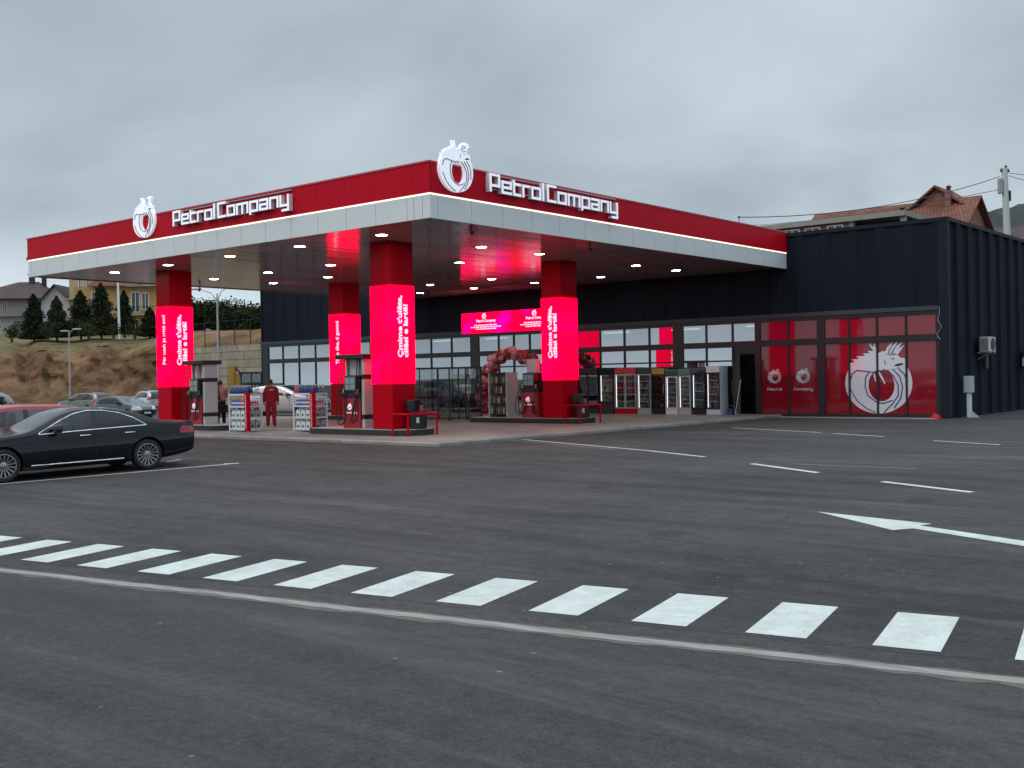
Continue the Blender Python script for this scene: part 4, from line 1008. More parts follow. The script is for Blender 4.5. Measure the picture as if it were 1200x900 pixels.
# ------------------------------------------------------------------ glass windbreak before the doors
gp0 = hit(484, 492.5, 2, .06); gp1 = hit(565, 491.6, 2, .06); v_ = (gp1-gp0); Lg = v_.length; az = math.atan2(v_.y, v_.x)
gs = empty('glass_screen', 'free-standing black framed glass screen in front of the shop doors', 'glass screen', (gp0.x,gp0.y,.06), az)
ps = [(0,.05),(Lg*.10,.035),(Lg*.36,.07),(Lg*.53,.05),(Lg*.66,.05),(Lg*.765,.07),(Lg*.80,.05),(Lg-.05,.07)]
b = MB()
for x, wd in ps: b.box(x, x+wd, -.03, .03, 0, 2.02)
b.box(0, Lg+.02, -.034, .034, 2.021, 2.10); b.box(0, Lg+.02, -.025, .025, .03, .09)
for x, wd in (ps[0], ps[3], ps[-1]): b.box(x-.02, x+wd+.02, -.28, .28, -.0, .028)
b.build('frame', M['frame'], gs)
for (x, wd), (x2, _) in zip(ps[:-1], ps[1:]):
    if x2-x-wd < .1: continue
    g_ = MB(); g_.box(x+wd+.004, x2-.004, -.006, .006, .095, 2.015); g_.build('pane', M['smoke_glass'], gs)
b = MB(); b.tube([(Lg*.82,-.04,.8),(Lg*.82,-.09,.84),(Lg*.82,-.09,1.72),(Lg*.82,-.04,1.76)], .018, 8); b.build('handle', M['chrome'], gs)

# ------------------------------------------------------------------ goods stand on the far island
sd_ = empty('goods_stand', 'grey sided goods stand of bottles at the end of the far island', 'display stand', (-3.75, 8.6, .24))
b = MB(); b.box(.86,.90,-.02,.62,0,1.66); b.box(0,.04,-.02,.62,0,1.66); b.box(.041,.859,.58,.62,0,1.66); b.build('side_panel', M['stand_grey'] if 'stand_grey' in M else M['plastic_grey'], sd_)
b = MB()
for z in (.12,.50,.88,1.26): b.box(.041,.859,-.02,.579,z-.02,z)
b.box(.041,.859,-.02,.579,1.62,1.66); b.build('shelf', M['grey_trim'], sd_)
for z, nm in ((.12,'lowest'),(.50,'second'),(.88,'third'),(1.26,'top')):
    for i in range(7):
        m_ = ('dk_brown','dk_cream','dk_grey','dk_dark','dk_brown')[(i*2+int(z*10))%5]
        o = drink('bottle', m_, .26, (-3.75+.10+i*.115, 8.67, .24+z+.001), 'small bottle on the %s shelf of the grey goods stand' % nm); o['group'] = 'bottles on the goods stand'

# ------------------------------------------------------------------ balloon arch over the entrance
M['bal_red'] = pbr('bal_red', (.30,.012,.03), .22, coat=.5); M['bal_pink'] = pbr('bal_pink', (.62,.30,.30), .22, coat=.5)
ba = empty('balloon_arch', 'red and pink balloon arch over the shop entrance', 'balloon arch', (-8.30, 15.4, .06))
bmq = bmesh.new(); bmesh.ops.create_icosphere(bmq, subdivisions=2, radius=1); bmq.verts.index_update()
for q in bmq.verts: q.co.z *= 1.12; q.co *= (1-.10*max(0,-q.co.z))
bv = [q.co.copy() for q in bmq.verts]; bf = [[q.index for q in f.verts] for f in bmq.faces]; bmq.free()
def bal_mesh(m): b = MB(); b.add(bv, bf); me = b.mesh('balloon', M[m]); me.polygons.foreach_set('use_smooth',[True]*len(me.polygons)); return me
BMs = [bal_mesh('bal_red'), bal_mesh('bal_pink')]
rr = random.Random(11)
for i in range(92):
    t = i/91
    a = PI*(1.0-t*.98); x = 1.75*math.cos(a); z = .18+2.55*max(0,math.sin(a))**.62
    o = bpy.data.objects.new('balloon', BMs[0 if (int(t*13)%2 == 0) ^ (rr.random() < .18) else 1]); COL.objects.link(o); o.parent = ba
    s_ = rr.uniform(.15,.24); o.scale = (s_,s_,s_); o.location = (x+rr.uniform(-.17,.17), rr.uniform(-.2,.2), z+rr.uniform(-.14,.14)); o.rotation_euler = (rr.uniform(-1,1),rr.uniform(-1,1),0)

# ------------------------------------------------------------------ people
def smooth_skin(name, pts, edges, rad, zones, mats, parent):
    me = bpy.data.meshes.new(name); me.from_pydata([tuple(p) for p in pts], edges, []); o = bpy.data.objects.new(name, me); COL.objects.link(o)
    sk = o.modifiers.new('s', 'SKIN'); o.modifiers.new('d', 'SUBSURF').levels = 2; o.modifiers['d'].render_levels = 2
    for i, r_ in enumerate(rad): me.skin_vertices[0].data[i].radius = (r_ if isinstance(r_, tuple) else (r_, r_))
    me.skin_vertices[0].data[0].use_root = True
    bpy.context.view_layer.update(); dg = bpy.context.evaluated_depsgraph_get()
    m2 = bpy.data.meshes.new_from_object(o.evaluated_get(dg)); o.modifiers.clear(); o.data = m2; m2.name = name
    m2.materials.clear()
    for m in mats: m2.materials.append(m)
    for p in m2.polygons: p.material_index = zones(p.center); p.use_smooth = True
    o.parent = parent; return o
def person(label, loc, rz, torso, legs, headdir=0, pose='stand', lean=0.0, h=1.75, group=None):
    r_ = empty('person', label, 'person', loc, rz); s = h/1.75
    # local: faces +X, left is +Y
    L_ = lean
    def P(x, y, z): return Vector((x + L_*max(0, z-.9), y, z))*s
    pts = [P(0,0,.96), P(0,0,1.12), P(-.01,0,1.30), P(-.01,0,1.45), P(.0,0,1.54),                    # pelvis, waist, chest, shoulder line, neck
           P(-.01,.17,1.42), P(-.03,.24,1.14), P(.04,.26,.90), P(-.01,-.17,1.42), P(-.03,-.24,1.14), P(.04,-.26,.90),
           P(0,.10,.90), P(.02,.11,.50), P(-.02,.12,.09), P(.10,.13,.045), P(0,-.10,.90), P(.0,-.11,.50), P(-.04,-.12,.09), P(.08,-.13,.045)]
    if pose == 'reach':
        pts[6] = P(.08,.24,1.18); pts[7] = P(.30,.20,1.08); pts[9] = P(.08,-.24,1.18); pts[10] = P(.30,-.20,1.06)
    ed = [(0,1),(1,2),(2,3),(3,4),(3,5),(5,6),(6,7),(3,8),(8,9),(9,10),(0,11),(11,12),(12,13),(13,14),(0,15),(15,16),(16,17),(17,18)]
    rd = [(.115,.15),(.105,.14),(.12,.165),(.09,.13),.055,.07,.055,.040,.07,.055,.040,.095,.068,.052,.035,.095,.068,.052,.035]
    rd = [tuple(q*s*1.22 for q in r) if isinstance(r, tuple) else r*s*(1.42 if i_ > 10 else 1.35) for i_, r in enumerate(rd)]
    def z_(c):
        if c.z > 1.49*s: return 2
        if c.z < .075*s: return 3
        return 0 if c.z > .97*s or abs(c.y) > .205*s else 1
    body = smooth_skin('body', pts, ed, rd, z_, [M[torso], M[legs], M['skin'], M['black']], r_)
    hd = P(.015,0,1.64)
    m = MB(); n1, n2 = 12, 16; vs = []; fs = []
    for i in range(n1+1):
        a = PI*i/n1
        for j in range(n2):
            b_ = 2*PI*j/n2; x, y, z = math.sin(a)*math.cos(b_), math.sin(a)*math.sin(b_), math.cos(a)
            taper = 1-.18*max(0,-z); nose = .018*math.exp(-((z+.10)**2)/.02-(y**2)/.02) if x > 0 else 0
            eye = -.006*math.exp(-((z-.08)**2)/.01-((abs(y)-.4)**2)/.02) if x > 0 else 0
            vs.append(Vector((x*(.095*taper)+nose+eye, y*.075*taper, z*.12)))
    for i in range(n1):
        for j in range(n2): fs.append((i*n2+j, (i+1)*n2+j, (i+1)*n2+(j+1)%n2, i*n2+(j+1)%n2))
    HM = Matrix.Translation(hd) @ Matrix.Rotation(headdir, 4, 'Z') @ Matrix.Scale(s, 4)
    m.add(vs, fs, HM)
    for sy_ in (-1,1): m.bbox(-.015,.02,sy_*.078-.008,sy_*.078+.008,-.035,.03,.006, HM)
    m.build('head', M['skin'], r_, smooth=60)
    hm = MB(); hv = []; hf = []
    for i in range(8):
        a = PI*.62*i/7
        for j in range(n2):
            b_ = 2*PI*j/n2; x, y, z = math.sin(a)*math.cos(b_), math.sin(a)*math.sin(b_), math.cos(a)
            if x > .45 and z < .5: z = .5+.2*(z-.5)
            hv.append(Vector((x*.104-.008, y*.084, z*.128+.006)))
    for i in range(7):
        for j in range(n2): hf.append((i*n2+j, (i+1)*n2+j, (i+1)*n2+(j+1)%n2, i*n2+(j+1)%n2))
    hm.add(hv, hf, HM); hm.build('hair', M['hair'], r_, smooth=60)
    for w_, e_h, sy_ in ((7,6,1),(10,9,-1)):
        d = (pts[w_]-pts[e_h]).normalized(); side = Vector((0,1,0)); fwd = d.cross(side).normalized(); side = fwd.cross(d).normalized()
        b = MB(); w0 = pts[w_]
        b.tube([w0-d*.02*s, w0+d*.03*s, w0+d*.085*s], [.028*s,.040*s,.036*s], 8)
        for q, (o_, ln) in enumerate(((-.028,.062),(-.009,.075),(.010,.070),(.028,.055))):
            p0 = w0+d*.075*s+fwd*o_*s; p1 = p0+d*ln*.55*s-side*sy_*.006*s; p2 = p0+d*ln*s-side*sy_*.02*s
            b.tube([p0,p1,p2], [.0095*s,.009*s,.0075*s], 6)
        t0_ = w0+d*.02*s+fwd*.032*s; b.tube([t0_, t0_+(d*.03+fwd*.025)*s, t0_+(d*.065+fwd*.030)*s], [.011*s,.010*s,.008*s], 6)
        b.build('hand', M['skin'], r_, smooth=60)
    return r_
def face_dir(u):      # heading away from the lens
    return math.atan2(FW.y, FW.x)
pw = hit(318, 499.5, 2, .06)
pa = person('attendant in a red work suit seen from behind, between the oil racks', (pw.x,pw.y,.06), face_dir(0)+R(8), 'red_cloth', 'red_cloth', h=1.72)
b = MB()
for z, wd in ((1.36,.06),(1.32,.17)): b.box(-.170,-.150,-.05-wd/2,-.05+wd/2,z,z+.022)
b.build('back_print', M['cap_white'], pa)
pk = hit(259, 497.5, 2, .06)
person('man in a pale pink shirt and dark trousers beside the left pump', (pk.x,pk.y,.06), R(150), 'pink_cloth', 'dark_cloth', pose='reach', h=1.72)
pm = hit(249.5, 498.5, 2, .06)
person('person in a dark maroon work suit half hidden by the pump pillar', (pm.x-.1,pm.y,.06), R(35), 'maroon_cloth', 'maroon_cloth', pose='reach', lean=.35, h=1.62)
tb = hit(256, 497.5, 2, .06)
t_ = empty('folding_table', 'small dark folding table with pale legs by the left pump', 'table', (tb.x+.35,tb.y-.1,.06), R(30))
b = MB(); b.bbox(-.42,.42,-.28,.28,.50,.56,.015); b.build('top', M['dark_cloth'], t_)
for sx_ in (-.34,.34):
    for sy_ in (-.2,.2): b = MB(); b.tube([(sx_,sy_,.50),(sx_*1.15,sy_*1.1,0)], .02, 8); b.build('leg', M['white'], t_)
bg_ = MB(); bg_.bbox(-.26,.22,-.18,.18,.562,.78,.06, T(tb.x+.35,tb.y-.1,.06,R(30))); o = bg_.build('holdall', M['dark_cloth'], smooth=50); tag(o, 'black soft bag lying on the small folding table', 'bag')
b = MB(); b.tube([(tb.x+.25,tb.y-.15,.80),(tb.x+.30,tb.y-.1,.93),(tb.x+.4,tb.y-.05,.93),(tb.x+.46,tb.y-.02,.80)], .012, 6); h_ = b.build('handle', M['black'], o)
# ------------------------------------------------------------------ cars
def pchip(pts, x):
    n = len(pts)
    if x <= pts[0][0]: return pts[0][1]
    if x >= pts[-1][0]: return pts[-1][1]
    d = [(pts[i+1][1]-pts[i][1])/(pts[i+1][0]-pts[i][0]) for i in range(n-1)]
    def sl(i):
        if i == 0: return d[0]
        if i == n-1: return d[-1]
        return 0 if d[i-1]*d[i] <= 0 else 2*d[i-1]*d[i]/(d[i-1]+d[i])
    for i in range(n-1):
        if x <= pts[i+1][0]:
            h = pts[i+1][0]-pts[i][0]; t = (x-pts[i][0])/h; a, b = sl(i), sl(i+1)
            return (2*t**3-3*t*t+1)*pts[i][1]+(t**3-2*t*t+t)*h*a+(-2*t**3+3*t*t)*pts[i+1][1]+(t**3-t*t)*h*b
def inpoly(x, y, P_):
    c = False; j = len(P_)-1
    for i in range(len(P_)):
        if (P_[i][1] > y) != (P_[j][1] > y) and x < (P_[j][0]-P_[i][0])*(y-P_[i][1])/(P_[j][1]-P_[i][1])+P_[i][0]: c = not c
        j = i
    return c
M['car_glass'] = glass('car_glass', (.62,.66,.66), .05)
M['car_glass_dark'] = glass('car_glass_dark', (.05,.055,.06), .045)
M['tail'] = pbr('tail', (.32,.01,.02), .12, coat=1)
M['headlamp'] = pbr('headlamp', (.5,.52,.55), .1, coat=1)
M['rim'] = pbr('rim', (.34,.33,.32), .3, metal=.8)
M['rim_dark'] = pbr('rim_dark', (.03,.03,.03), .4, metal=.5)
M['seat_dark'] = pbr('seat_dark', (.03,.03,.032), .7)
def paint(name, c, metal=.3, spec=.3, coat=.8): return pbr(name, c, .38, metal=metal, coat=coat, spec=spec)
WH = {}
def wheel_meshes(r, wd, spokes, dark):
    k = (r, wd, spokes, dark)
    if k in WH: return WH[k]
    ri = r*.74
    t = MB(); prof = [(ri-.01,-wd/2+.02),(ri+.01,-wd/2),(r-.03,-wd/2),(r-.004,-wd/2+.03),(r,-wd*.2),(r,wd*.2),(r-.004,wd/2-.03),(r-.03,wd/2),(ri+.01,wd/2),(ri-.01,wd/2-.02)]
    n = 40; A = Matrix.Rotation(-PI/2, 4, 'X')
    vs = []; fs = []
    for rr_, z in prof:
        for j in range(n): a = 2*PI*j/n; vs.append((rr_*math.cos(a), rr_*math.sin(a), z))
    K = len(prof)
    for i in range(K):
        for j in range(n): fs.append((i*n+j, i*n+(j+1)%n, ((i+1)%K)*n+(j+1)%n, ((i+1)%K)*n+j))
    t.add(vs, fs, A)
    m = MB(); z0 = wd/2-.035
    prof2 = [(ri+.004,-wd/2+.03),(ri+.004,wd/2-.012),(ri-.018,wd/2-.010),(ri-.030,wd/2-.05),(ri-.034,-wd/2+.03)]
    vs = []; fs = []
    for rr_, z in prof2:
        for j in range(n): a = 2*PI*j/n; vs.append((rr_*math.cos(a), rr_*math.sin(a), z))
    for i in range(4):
        for j in range(n): fs.append((i*n+j, i*n+(j+1)%n, (i+1)*n+(j+1)%n, (i+1)*n+j))
    m.mi = 0; m.add(vs, fs, A)
    for q in range(spokes):
        a = 2*PI*q/spokes; Q = A @ Matrix.Rotation(a, 4, 'Z')
        ww = .5*(2*PI*ri/spokes)*.32
        m.add([(.04,-ww*.5,z0-.035),(.04,ww*.5,z0-.035),(ri-.024,ww,z0-.01),(ri-.024,-ww,z0-.01),(.04,-ww*.5,z0-.005),(.04,ww*.5,z0-.005),(ri-.024,ww*.9,z0+.012),(ri-.024,-ww*.9,z0+.012)],
              [(0,1,2,3)[::-1],(4,5,6,7),(0,1,5,4),(1,2,6,5),(2,3,7,6),(3,0,4,7)], Q)
    m.lathe([(.075,z0-.04),(.075,z0),(.05,z0+.012),(.01,z0+.014)], 20, A)
    m.mi = 1; m.lathe([(ri-.036,z0-.075),(ri-.036,z0-.060),(.01,z0-.060)], n, A)
    a_ = t.mesh('tyre', M['rubber']); b_ = m.mesh('rim', [M['rim'] if not dark else M['rim_dark'], M['rim_dark']])
    for me in (a_, b_): me.polygons.foreach_set('use_smooth',[True]*len(me.polygons)); me.set_sharp_from_angle(angle=R(35))
    WH[k] = (a_, b_); return WH[k]

def car(spec, loc, heading, label, cat='car', z0=0, pitch=0, group=None):
    S = dict(W=1.86, wb=2.9, tail=-1.0, nose=3.8, wr=.33, ww=.22, spokes=10, dx=.045, glass='car_glass', dark_rim=False, bpil=None, trim=None, clad=False)
    S.update(spec)
    name = S['name']
    r_ = empty(name, label, cat, loc, heading, group); r_.rotation_euler.y = pitch
    x0, x1, wb, W = S['tail'], S['nose'], S['wb'], S['W']
    xs = []; x = x0
    k = max(20, int((x1-x0)/S['dx'])); xs = [x0+(x1-x0)*(.5-.5*math.cos(PI*i/k))*.25+(x1-x0)*.75*i/k for i in range(k+1)]
    NS, NG, NC = 10, 9, 7
    rows = []
    for x in xs:
        s = 2*(x-x0)/(x1-x0)-1
        hw = W/2*(1-.07*abs(s)**3.0-.14*abs(s)**16-.10*max(0,abs(s)-.97)/.03*abs(s))
        if s > 0: hw *= 1-.05*s**4
        zb, zl, zt = pchip(S['bot'], x), pchip(S['belt'], x), pchip(S['top'], x)
        gh = max(.012, zt-zl); zr = zl+gh*S.get('railf', .88); bw = hw*.945; rw = max(bw*.5, bw-S.get('tumble', .44)*(zr-zl))
        sec = [(0,zb),(hw*.80,zb),(hw*.93,zb+.03)]
        za = zb+.10
        for i in range(NS):
            t = i/NS; z = za+(zl-za)*t
            f = .972+.028*math.sin(PI*min(1,t*1.15))
            if t > .78: f -= .018*(t-.78)/.22
            if .70 < t < .80: f += .004
            sec.append((hw*f, z))
        for i in range(NG): t = i/NG; sec.append((bw+(rw-bw)*t+.012*math.sin(PI*t), zl+(zr-zl)*t))
        for i in range(NC+1):
            a = PI/2*i/NC; sec.append((rw*math.cos(a)**.9 if i < NC else 0, zr+(zt-zr)*math.sin(a)**.85))
        rows.append(sec)
    n = len(rows[0]); iS, iG, iC = 3, 3+NS, 3+NS+NG
    # closed ring: right half mirrored
    ring = []
    mb = MB()
    full = n+(n-2)
    for x, sec in zip(xs, rows):
        for (y, z) in sec: mb.v.append(Vector((x, y, z)))
        for (y, z) in sec[-2:0:-1]: mb.v.append(Vector((x, -y, z)))
    slots = ['paint','lining','windshield','rear_window','fl_window','rl_window','fr_window','rr_window','hl_l','hl_r','tl_l','tl_r','fl_door','rl_door','fr_door','rr_door','sill','quarter_l','quarter_r']
    ix = {q: i for i, q in enumerate(slots)}
    bp = S['bpil']; dlo = S['dlo']; dr = S['doors']
    def key(i, j, c):
        jj = j if j < n-1 else full-1-j            # row index on the half section
        side = 'l' if c.y > 0 else 'r'
        if jj >= iC:
            if S['ws'][0] < c.x < S['ws'][1] and abs(c.y) < pchip([(S['ws'][0],S['ws'][2]),(S['ws'][1],S['ws'][3])], c.x): return 'windshield'
            if S['rw'][0] < c.x < S['rw'][1] and abs(c.y) < S['rw'][2]: return 'rear_window'
        elif jj >= iG:
            if inpoly(c.x, c.z, dlo):
                if abs(c.x-bp) < .045: return 'lining'
                if S.get('cpil') and abs(c.x-S['cpil']) < .03: return 'lining'
                if S.get('cpil') and c.x < S['cpil']: return 'quarter_'+side
                return ('f' if c.x > bp else 'r')+side+'_window'
        for a, b, z_a, z_b, ym, nm in S['lights']:
            if a < c.x < b and z_a < c.z < z_b and abs(c.y) > ym: return nm+'_'+side
        if jj < iG and jj >= 1:
            if S['clad'] and c.z < S['clad']: return 'sill'
            if jj >= 3 and c.z > dr[3]:
                if dr[1] < c.x < dr[2]: return 'f'+side+'_door'
                if dr[0] < c.x <= dr[1] and ((c.x-0)**2+(c.z-S['wr'])**2)**.5 > S['wr']+.10: return 'r'+side+'_door'
        return 'paint'
    for i in range(len(xs)-1):
        for j in range(full):
            a, b, c_, d = i*full+j, i*full+(j+1)%full, (i+1)*full+(j+1)%full, (i+1)*full+j
            ce = (mb.v[a]+mb.v[b]+mb.v[c_]+mb.v[d])/4
            mb.f.append([a,d,c_,b]); mb.m.append(ix[key(i,j,ce)])
    mb.f.append(list(range(full))); mb.m.append(0); mb.f.append([ (len(xs)-1)*full+j for j in range(full)][::-1]); mb.m.append(0)
    P_ = S['paint']; gl_ = M[S['glass']]; glr = M[S.get('glass_rear', S['glass'])]
    mats = {'paint':P_,'lining':M['black'],'windshield':gl_,'rear_window':glr,'hl_l':M['headlamp'],'hl_r':M['headlamp'],'tl_l':M['tail'],'tl_r':M['tail'],'sill':M['rubber']}
    for q in slots:
        if q.endswith('_window') and q not in mats: mats[q] = glr if q[0] == 'r' else gl_
        if q.startswith('quarter'): mats[q] = glr
        if q.endswith('_door'): mats[q] = P_
    me = mb.mesh('body', [mats[q] for q in slots])
    bm = bmesh.new(); bm.from_mesh(me); bmesh.ops.recalc_face_normals(bm, faces=bm.faces); bm.to_mesh(me); bm.free()
    tmp = bpy.data.objects.new('tmp', me); COL.objects.link(tmp)
    cut = MB(); cut.mi = 1
    for xw in (0, wb):
        for sy in (-1, 1):
            A = Matrix.Translation((xw, sy*(W/2+.05), S['wr']+.015)) @ Matrix.Rotation(sy*PI/2, 4, 'X')
            cut.lathe([(S['wr']+.045, 0),(S['wr']+.045,.36)], 40, A)
    cme = cut.mesh('cut', [P_, M['black']])
    bm = bmesh.new(); bm.from_mesh(cme); bmesh.ops.recalc_face_normals(bm, faces=bm.faces); bm.to_mesh(cme); bm.free()
    co = bpy.data.objects.new('tmpcut', cme); COL.objects.link(co)
    mo = tmp.modifiers.new('b', 'BOOLEAN'); mo.operation = 'DIFFERENCE'; mo.object = co; mo.solver = 'EXACT'
    bpy.context.view_layer.update(); dg = bpy.context.evaluated_depsgraph_get()
    m2 = bpy.data.meshes.new_from_object(tmp.evaluated_get(dg)); bpy.data.objects.remove(tmp); bpy.data.objects.remove(co)
    V = [v.co.copy() for v in m2.vertices]; by = {}
    for p in m2.polygons: by.setdefault(p.material_index, []).append(list(p.vertices))
    nice = {'paint':'body','lining':'wheel_arch','windshield':'windshield','rear_window':'rear_window','sill':'sill_cladding'}
    objs = {}
    def sub(fs, nm, mat, parent):
        used = sorted({i for f in fs for i in f}); mp = {u_: i for i, u_ in enumerate(used)}
        mm_ = bpy.data.meshes.new(nm); mm_.from_pydata([V[i] for i in used], [], [[mp[i] for i in f] for f in fs]); mm_.materials.append(mat)
        mm_.polygons.foreach_set('use_smooth',[True]*len(mm_.polygons)); mm_.set_sharp_from_angle(angle=R(32)); mm_.update()
        o = bpy.data.objects.new(nm, mm_); COL.objects.link(o); o.parent = parent; return o
    for q in slots:
        fs = by.get(ix[q])
        if not fs: continue
        if q == 'lining':                       # four arches and the pillars between the windows, each its own mesh
            gp = {}
            for f in fs:
                c_ = sum((V[i] for i in f), Vector())/len(f)
                k_ = ('window_pillar', c_.y > 0, c_.x > bp-.3) if c_.z > dr[3]+.56 and abs(c_.y) > .45 and (abs(c_.x-bp) < .08 or (S.get('cpil') and abs(c_.x-S['cpil']) < .08)) else ('wheel_arch', c_.y > 0, c_.x > wb/2)
                gp.setdefault(k_, []).append(f)
            for k_, ff in gp.items(): sub(ff, k_[0], mats[q], r_)
            continue
        nm = nice.get(q) or ('side_window' if q.endswith('_window') or q.startswith('quarter') else 'headlight' if q.startswith('hl') else 'taillight' if q.startswith('tl') else 'door')
        objs[q] = sub(fs, nm, mats[q], r_)
    # wheels
    tm, rm = wheel_meshes(S['wr'], S['ww'], S['spokes'], S['dark_rim'])
    for xw in (0, wb):
        for sy in (-1, 1):
            o = bpy.data.objects.new('wheel', tm); COL.objects.link(o); o.parent = r_; o.location = (xw, sy*(W/2-S['ww']/2-.025), S['wr'])
            q = bpy.data.objects.new('rim', rm); COL.objects.link(q); q.parent = o
            if sy < 0: o.rotation_euler.z = PI
    # half-width and heights at a station, for attached trim
    def at_row(x, j):
        i = min(range(len(xs)), key=lambda k_: abs(xs[k_]-x)); i = max(0, min(len(xs)-2, i if xs[i] <= x else i-1)); t = (x-xs[i])/(xs[i+1]-xs[i])
        return [rows[i][j][k_]*(1-t)+rows[i+1][j][k_]*t for k_ in (0,1)]
    def on_side(x, z):
        best = None
        for j in range(2, iC):
            y_a, z_a = at_row(x, j); y_b, z_b = at_row(x, j+1)
            if z_a <= z <= z_b: t = (z-z_a)/max(1e-6,(z_b-z_a)); return y_a+(y_b-y_a)*t
        return at_row(x, iG)[0]
    # seats, mirrors, handles, seams
    sb = MB()
    for xx in S.get('seats', (1.55, .65)):
        for yy in (-.38,.38):
            sb.bbox(xx-.28,xx+.28,yy-.25,yy+.25,.42,.62,.06); sb.bbox(xx-.36,xx-.20,yy-.24,yy+.24,.62,1.08,.06); sb.bbox(xx-.35,xx-.24,yy-.13,yy+.13,1.10,1.28 if S['top_z'] > 1.42 else 1.2,.04)
    sb.bbox(S['ws'][1]-.75, S['ws'][1]-.25, -.62,.62,.60,.88,.08); sb.box(-.1, S['ws'][1]-.2, -.7,.7,.34,.40); sb.build('interior', M['seat_dark'], r_, smooth=50)
    for sy, q in ((1,'fl_door'),(-1,'fr_door')):
        xm = S['mirror'][0]; zm = S['mirror'][1]; yb = on_side(xm, zm-.06)
        b = MB(); b.bbox(xm-.08,xm+.09,sy*(yb+.15)-.10,sy*(yb+.15)+.10,zm-.075,zm+.085,.045); b.tube([(xm+.02,sy*(yb-.02),zm-.07),(xm,sy*(yb+.10),zm-.05)],[.03,.025],8)
        b.build('mirror', M['black_gloss'] if S.get('mirror_black') else P_, objs.get(q, r_), smooth=50)
    for q, xh in (('fl',S['handles'][0]),('rl',S['handles'][1]),('fr',S['handles'][0]),('rr',S['handles'][1])):
        if q+'_door' not in objs or xh is None: continue
        sy = 1 if q[1] == 'l' else -1; y = on_side(xh, S['handles'][2])
        b = MB(); z_ = S['handles'][2]; b.tube([(xh-.11,sy*(y+.0),z_),(xh-.09,sy*(y+.035),z_),(xh+.09,sy*(y+.035),z_),(xh+.11,sy*(y+.0),z_)], .013, 8); b.build('handle', M['chrome'] if S['trim'] else P_, objs[q+'_door'], smooth=60)
    for sy in (1,-1):
        sm_ = MB()
        for xd in (dr[0]+.0, dr[1], dr[2]):
            pts = []
            for j in range(14):
                z = dr[3]+(pchip(S['belt'], xd)-dr[3])*j/13
                xx = xd
                if xd == dr[0]:
                    rr_ = S['wr']+.10; dz = z-S['wr']
                    if abs(dz) < rr_: xx = max(xd, math.sqrt(max(0, rr_*rr_-dz*dz)))
                pts.append((xx, sy*(on_side(xx, z)+.001), z))
            sm_.tube(pts, .005, 5)
        pts = [(dr[0]+.35+(dr[2]-dr[0]-.35)*j/20, sy*(on_side(dr[0]+.35+(dr[2]-dr[0]-.35)*j/20, dr[3])+.001), dr[3]) for j in range(21)]
        sm_.tube(pts, .005, 5)
        sm_.build('door_seam', M['rubber'], r_)
    if S['trim']:
        for sy in (1,-1):
            ct = MB(); N = len(dlo); pts = []
            for i in range(N):
                a, b = dlo[i], dlo[(i+1)%N]
                for k_ in range(6): t = k_/6; x = a[0]+(b[0]-a[0])*t; z = a[1]+(b[1]-a[1])*t; pts.append((x, sy*(on_side(x, z)+.006), z))
            pts.append(pts[0]); ct.tube(pts, .014, 6); ct.build('window_trim', M['chrome'], r_, smooth=60)
            x_a, x_b = S['trim']; ct = MB(); ct.tube([(x_a+(x_b-x_a)*i/20, sy*(on_side(x_a+(x_b-x_a)*i/20, S['trim_z'])+.004), S['trim_z']) for i in range(21)], .015, 6)
            ct.build('sill_trim', M['chrome'], r_, smooth=60)
    # plates, blank
    for xx, dr_ in ((x0-.006,-1),(x1+.006,1)):
        b = MB(); b.bbox(xx-.006,xx+.006,-.26,.26,S['plate'][0 if dr_ < 0 else 1]-.055,S['plate'][0 if dr_ < 0 else 1]+.055,.004); b.build('number_plate', M['white'], r_)
    if S.get('grille'):
        b = MB(); g0, g1 = S['grille']; b.bbox(x1-.03,x1+.008,-.42,.42,g0,g1,.02); b.build('grille', M['black'], r_)
    if S.get('roof_rail'):
        b = MB()
        for sy in (-1,1): b.tube([(x, sy*(at_row(x,iC)[0]-.03), at_row(x,iC)[1]+.05) for x in [S['roof_rail'][0]+(S['roof_rail'][1]-S['roof_rail'][0])*i/8 for i in range(9)]], .018, 6)
        b.build('roof_rail', M['black'], r_)
    return r_
SEDAN = dict(name='parked_sedan', W=1.90, wb=3.03, tail=-1.24, nose=3.95, wr=.335, ww=.25, spokes=15, dx=.028, paint=paint('paint_navy', (.0028,.0042,.009), 0, .15, .7), glass='car_glass', glass_rear='car_glass_dark', top_z=1.40,
    top=[(-1.24,.93),(-1.20,.985),(-1.08,1.02),(-.60,1.055),(-.34,1.10),(.02,1.225),(.40,1.355),(.75,1.42),(1.10,1.445),(1.40,1.435),(1.75,1.36),(2.15,1.175),(2.52,1.0),(2.72,.96),(3.2,.915),(3.6,.85),(3.85,.75),(3.95,.63)],
    belt=[(-1.24,.88),(-.6,.945),(0,.955),(1,.935),(2,.905),(2.5,.88),(3.2,.81),(3.7,.69),(3.95,.56)],
    bot=[(-1.24,.44),(-1.08,.32),(-.6,.24),(0,.20),(3.0,.19),(3.6,.20),(3.95,.28)],
    dlo=[(.0,.985),(.28,1.165),(.58,1.285),(.92,1.35),(1.25,1.365),(1.55,1.31),(1.85,1.185),(2.12,1.045),(2.30,.955),(2.32,.922),(1.3,.955)],
    bpil=1.14, ws=(1.46,2.56,.50,.70), rw=(-.42,.66,.60), doors=(.20,1.16,2.20,.31), mirror=(1.98,1.015), handles=(1.36,.38,.85), mirror_black=True,
    lights=[(-1.3,-.78,.76,.90,.30,'tl'),(3.45,3.92,.60,.76,.45,'hl')], plate=(.60,.40), grille=(.32,.60), trim=(.55,2.5), trim_z=.295, seats=(1.50,.50))
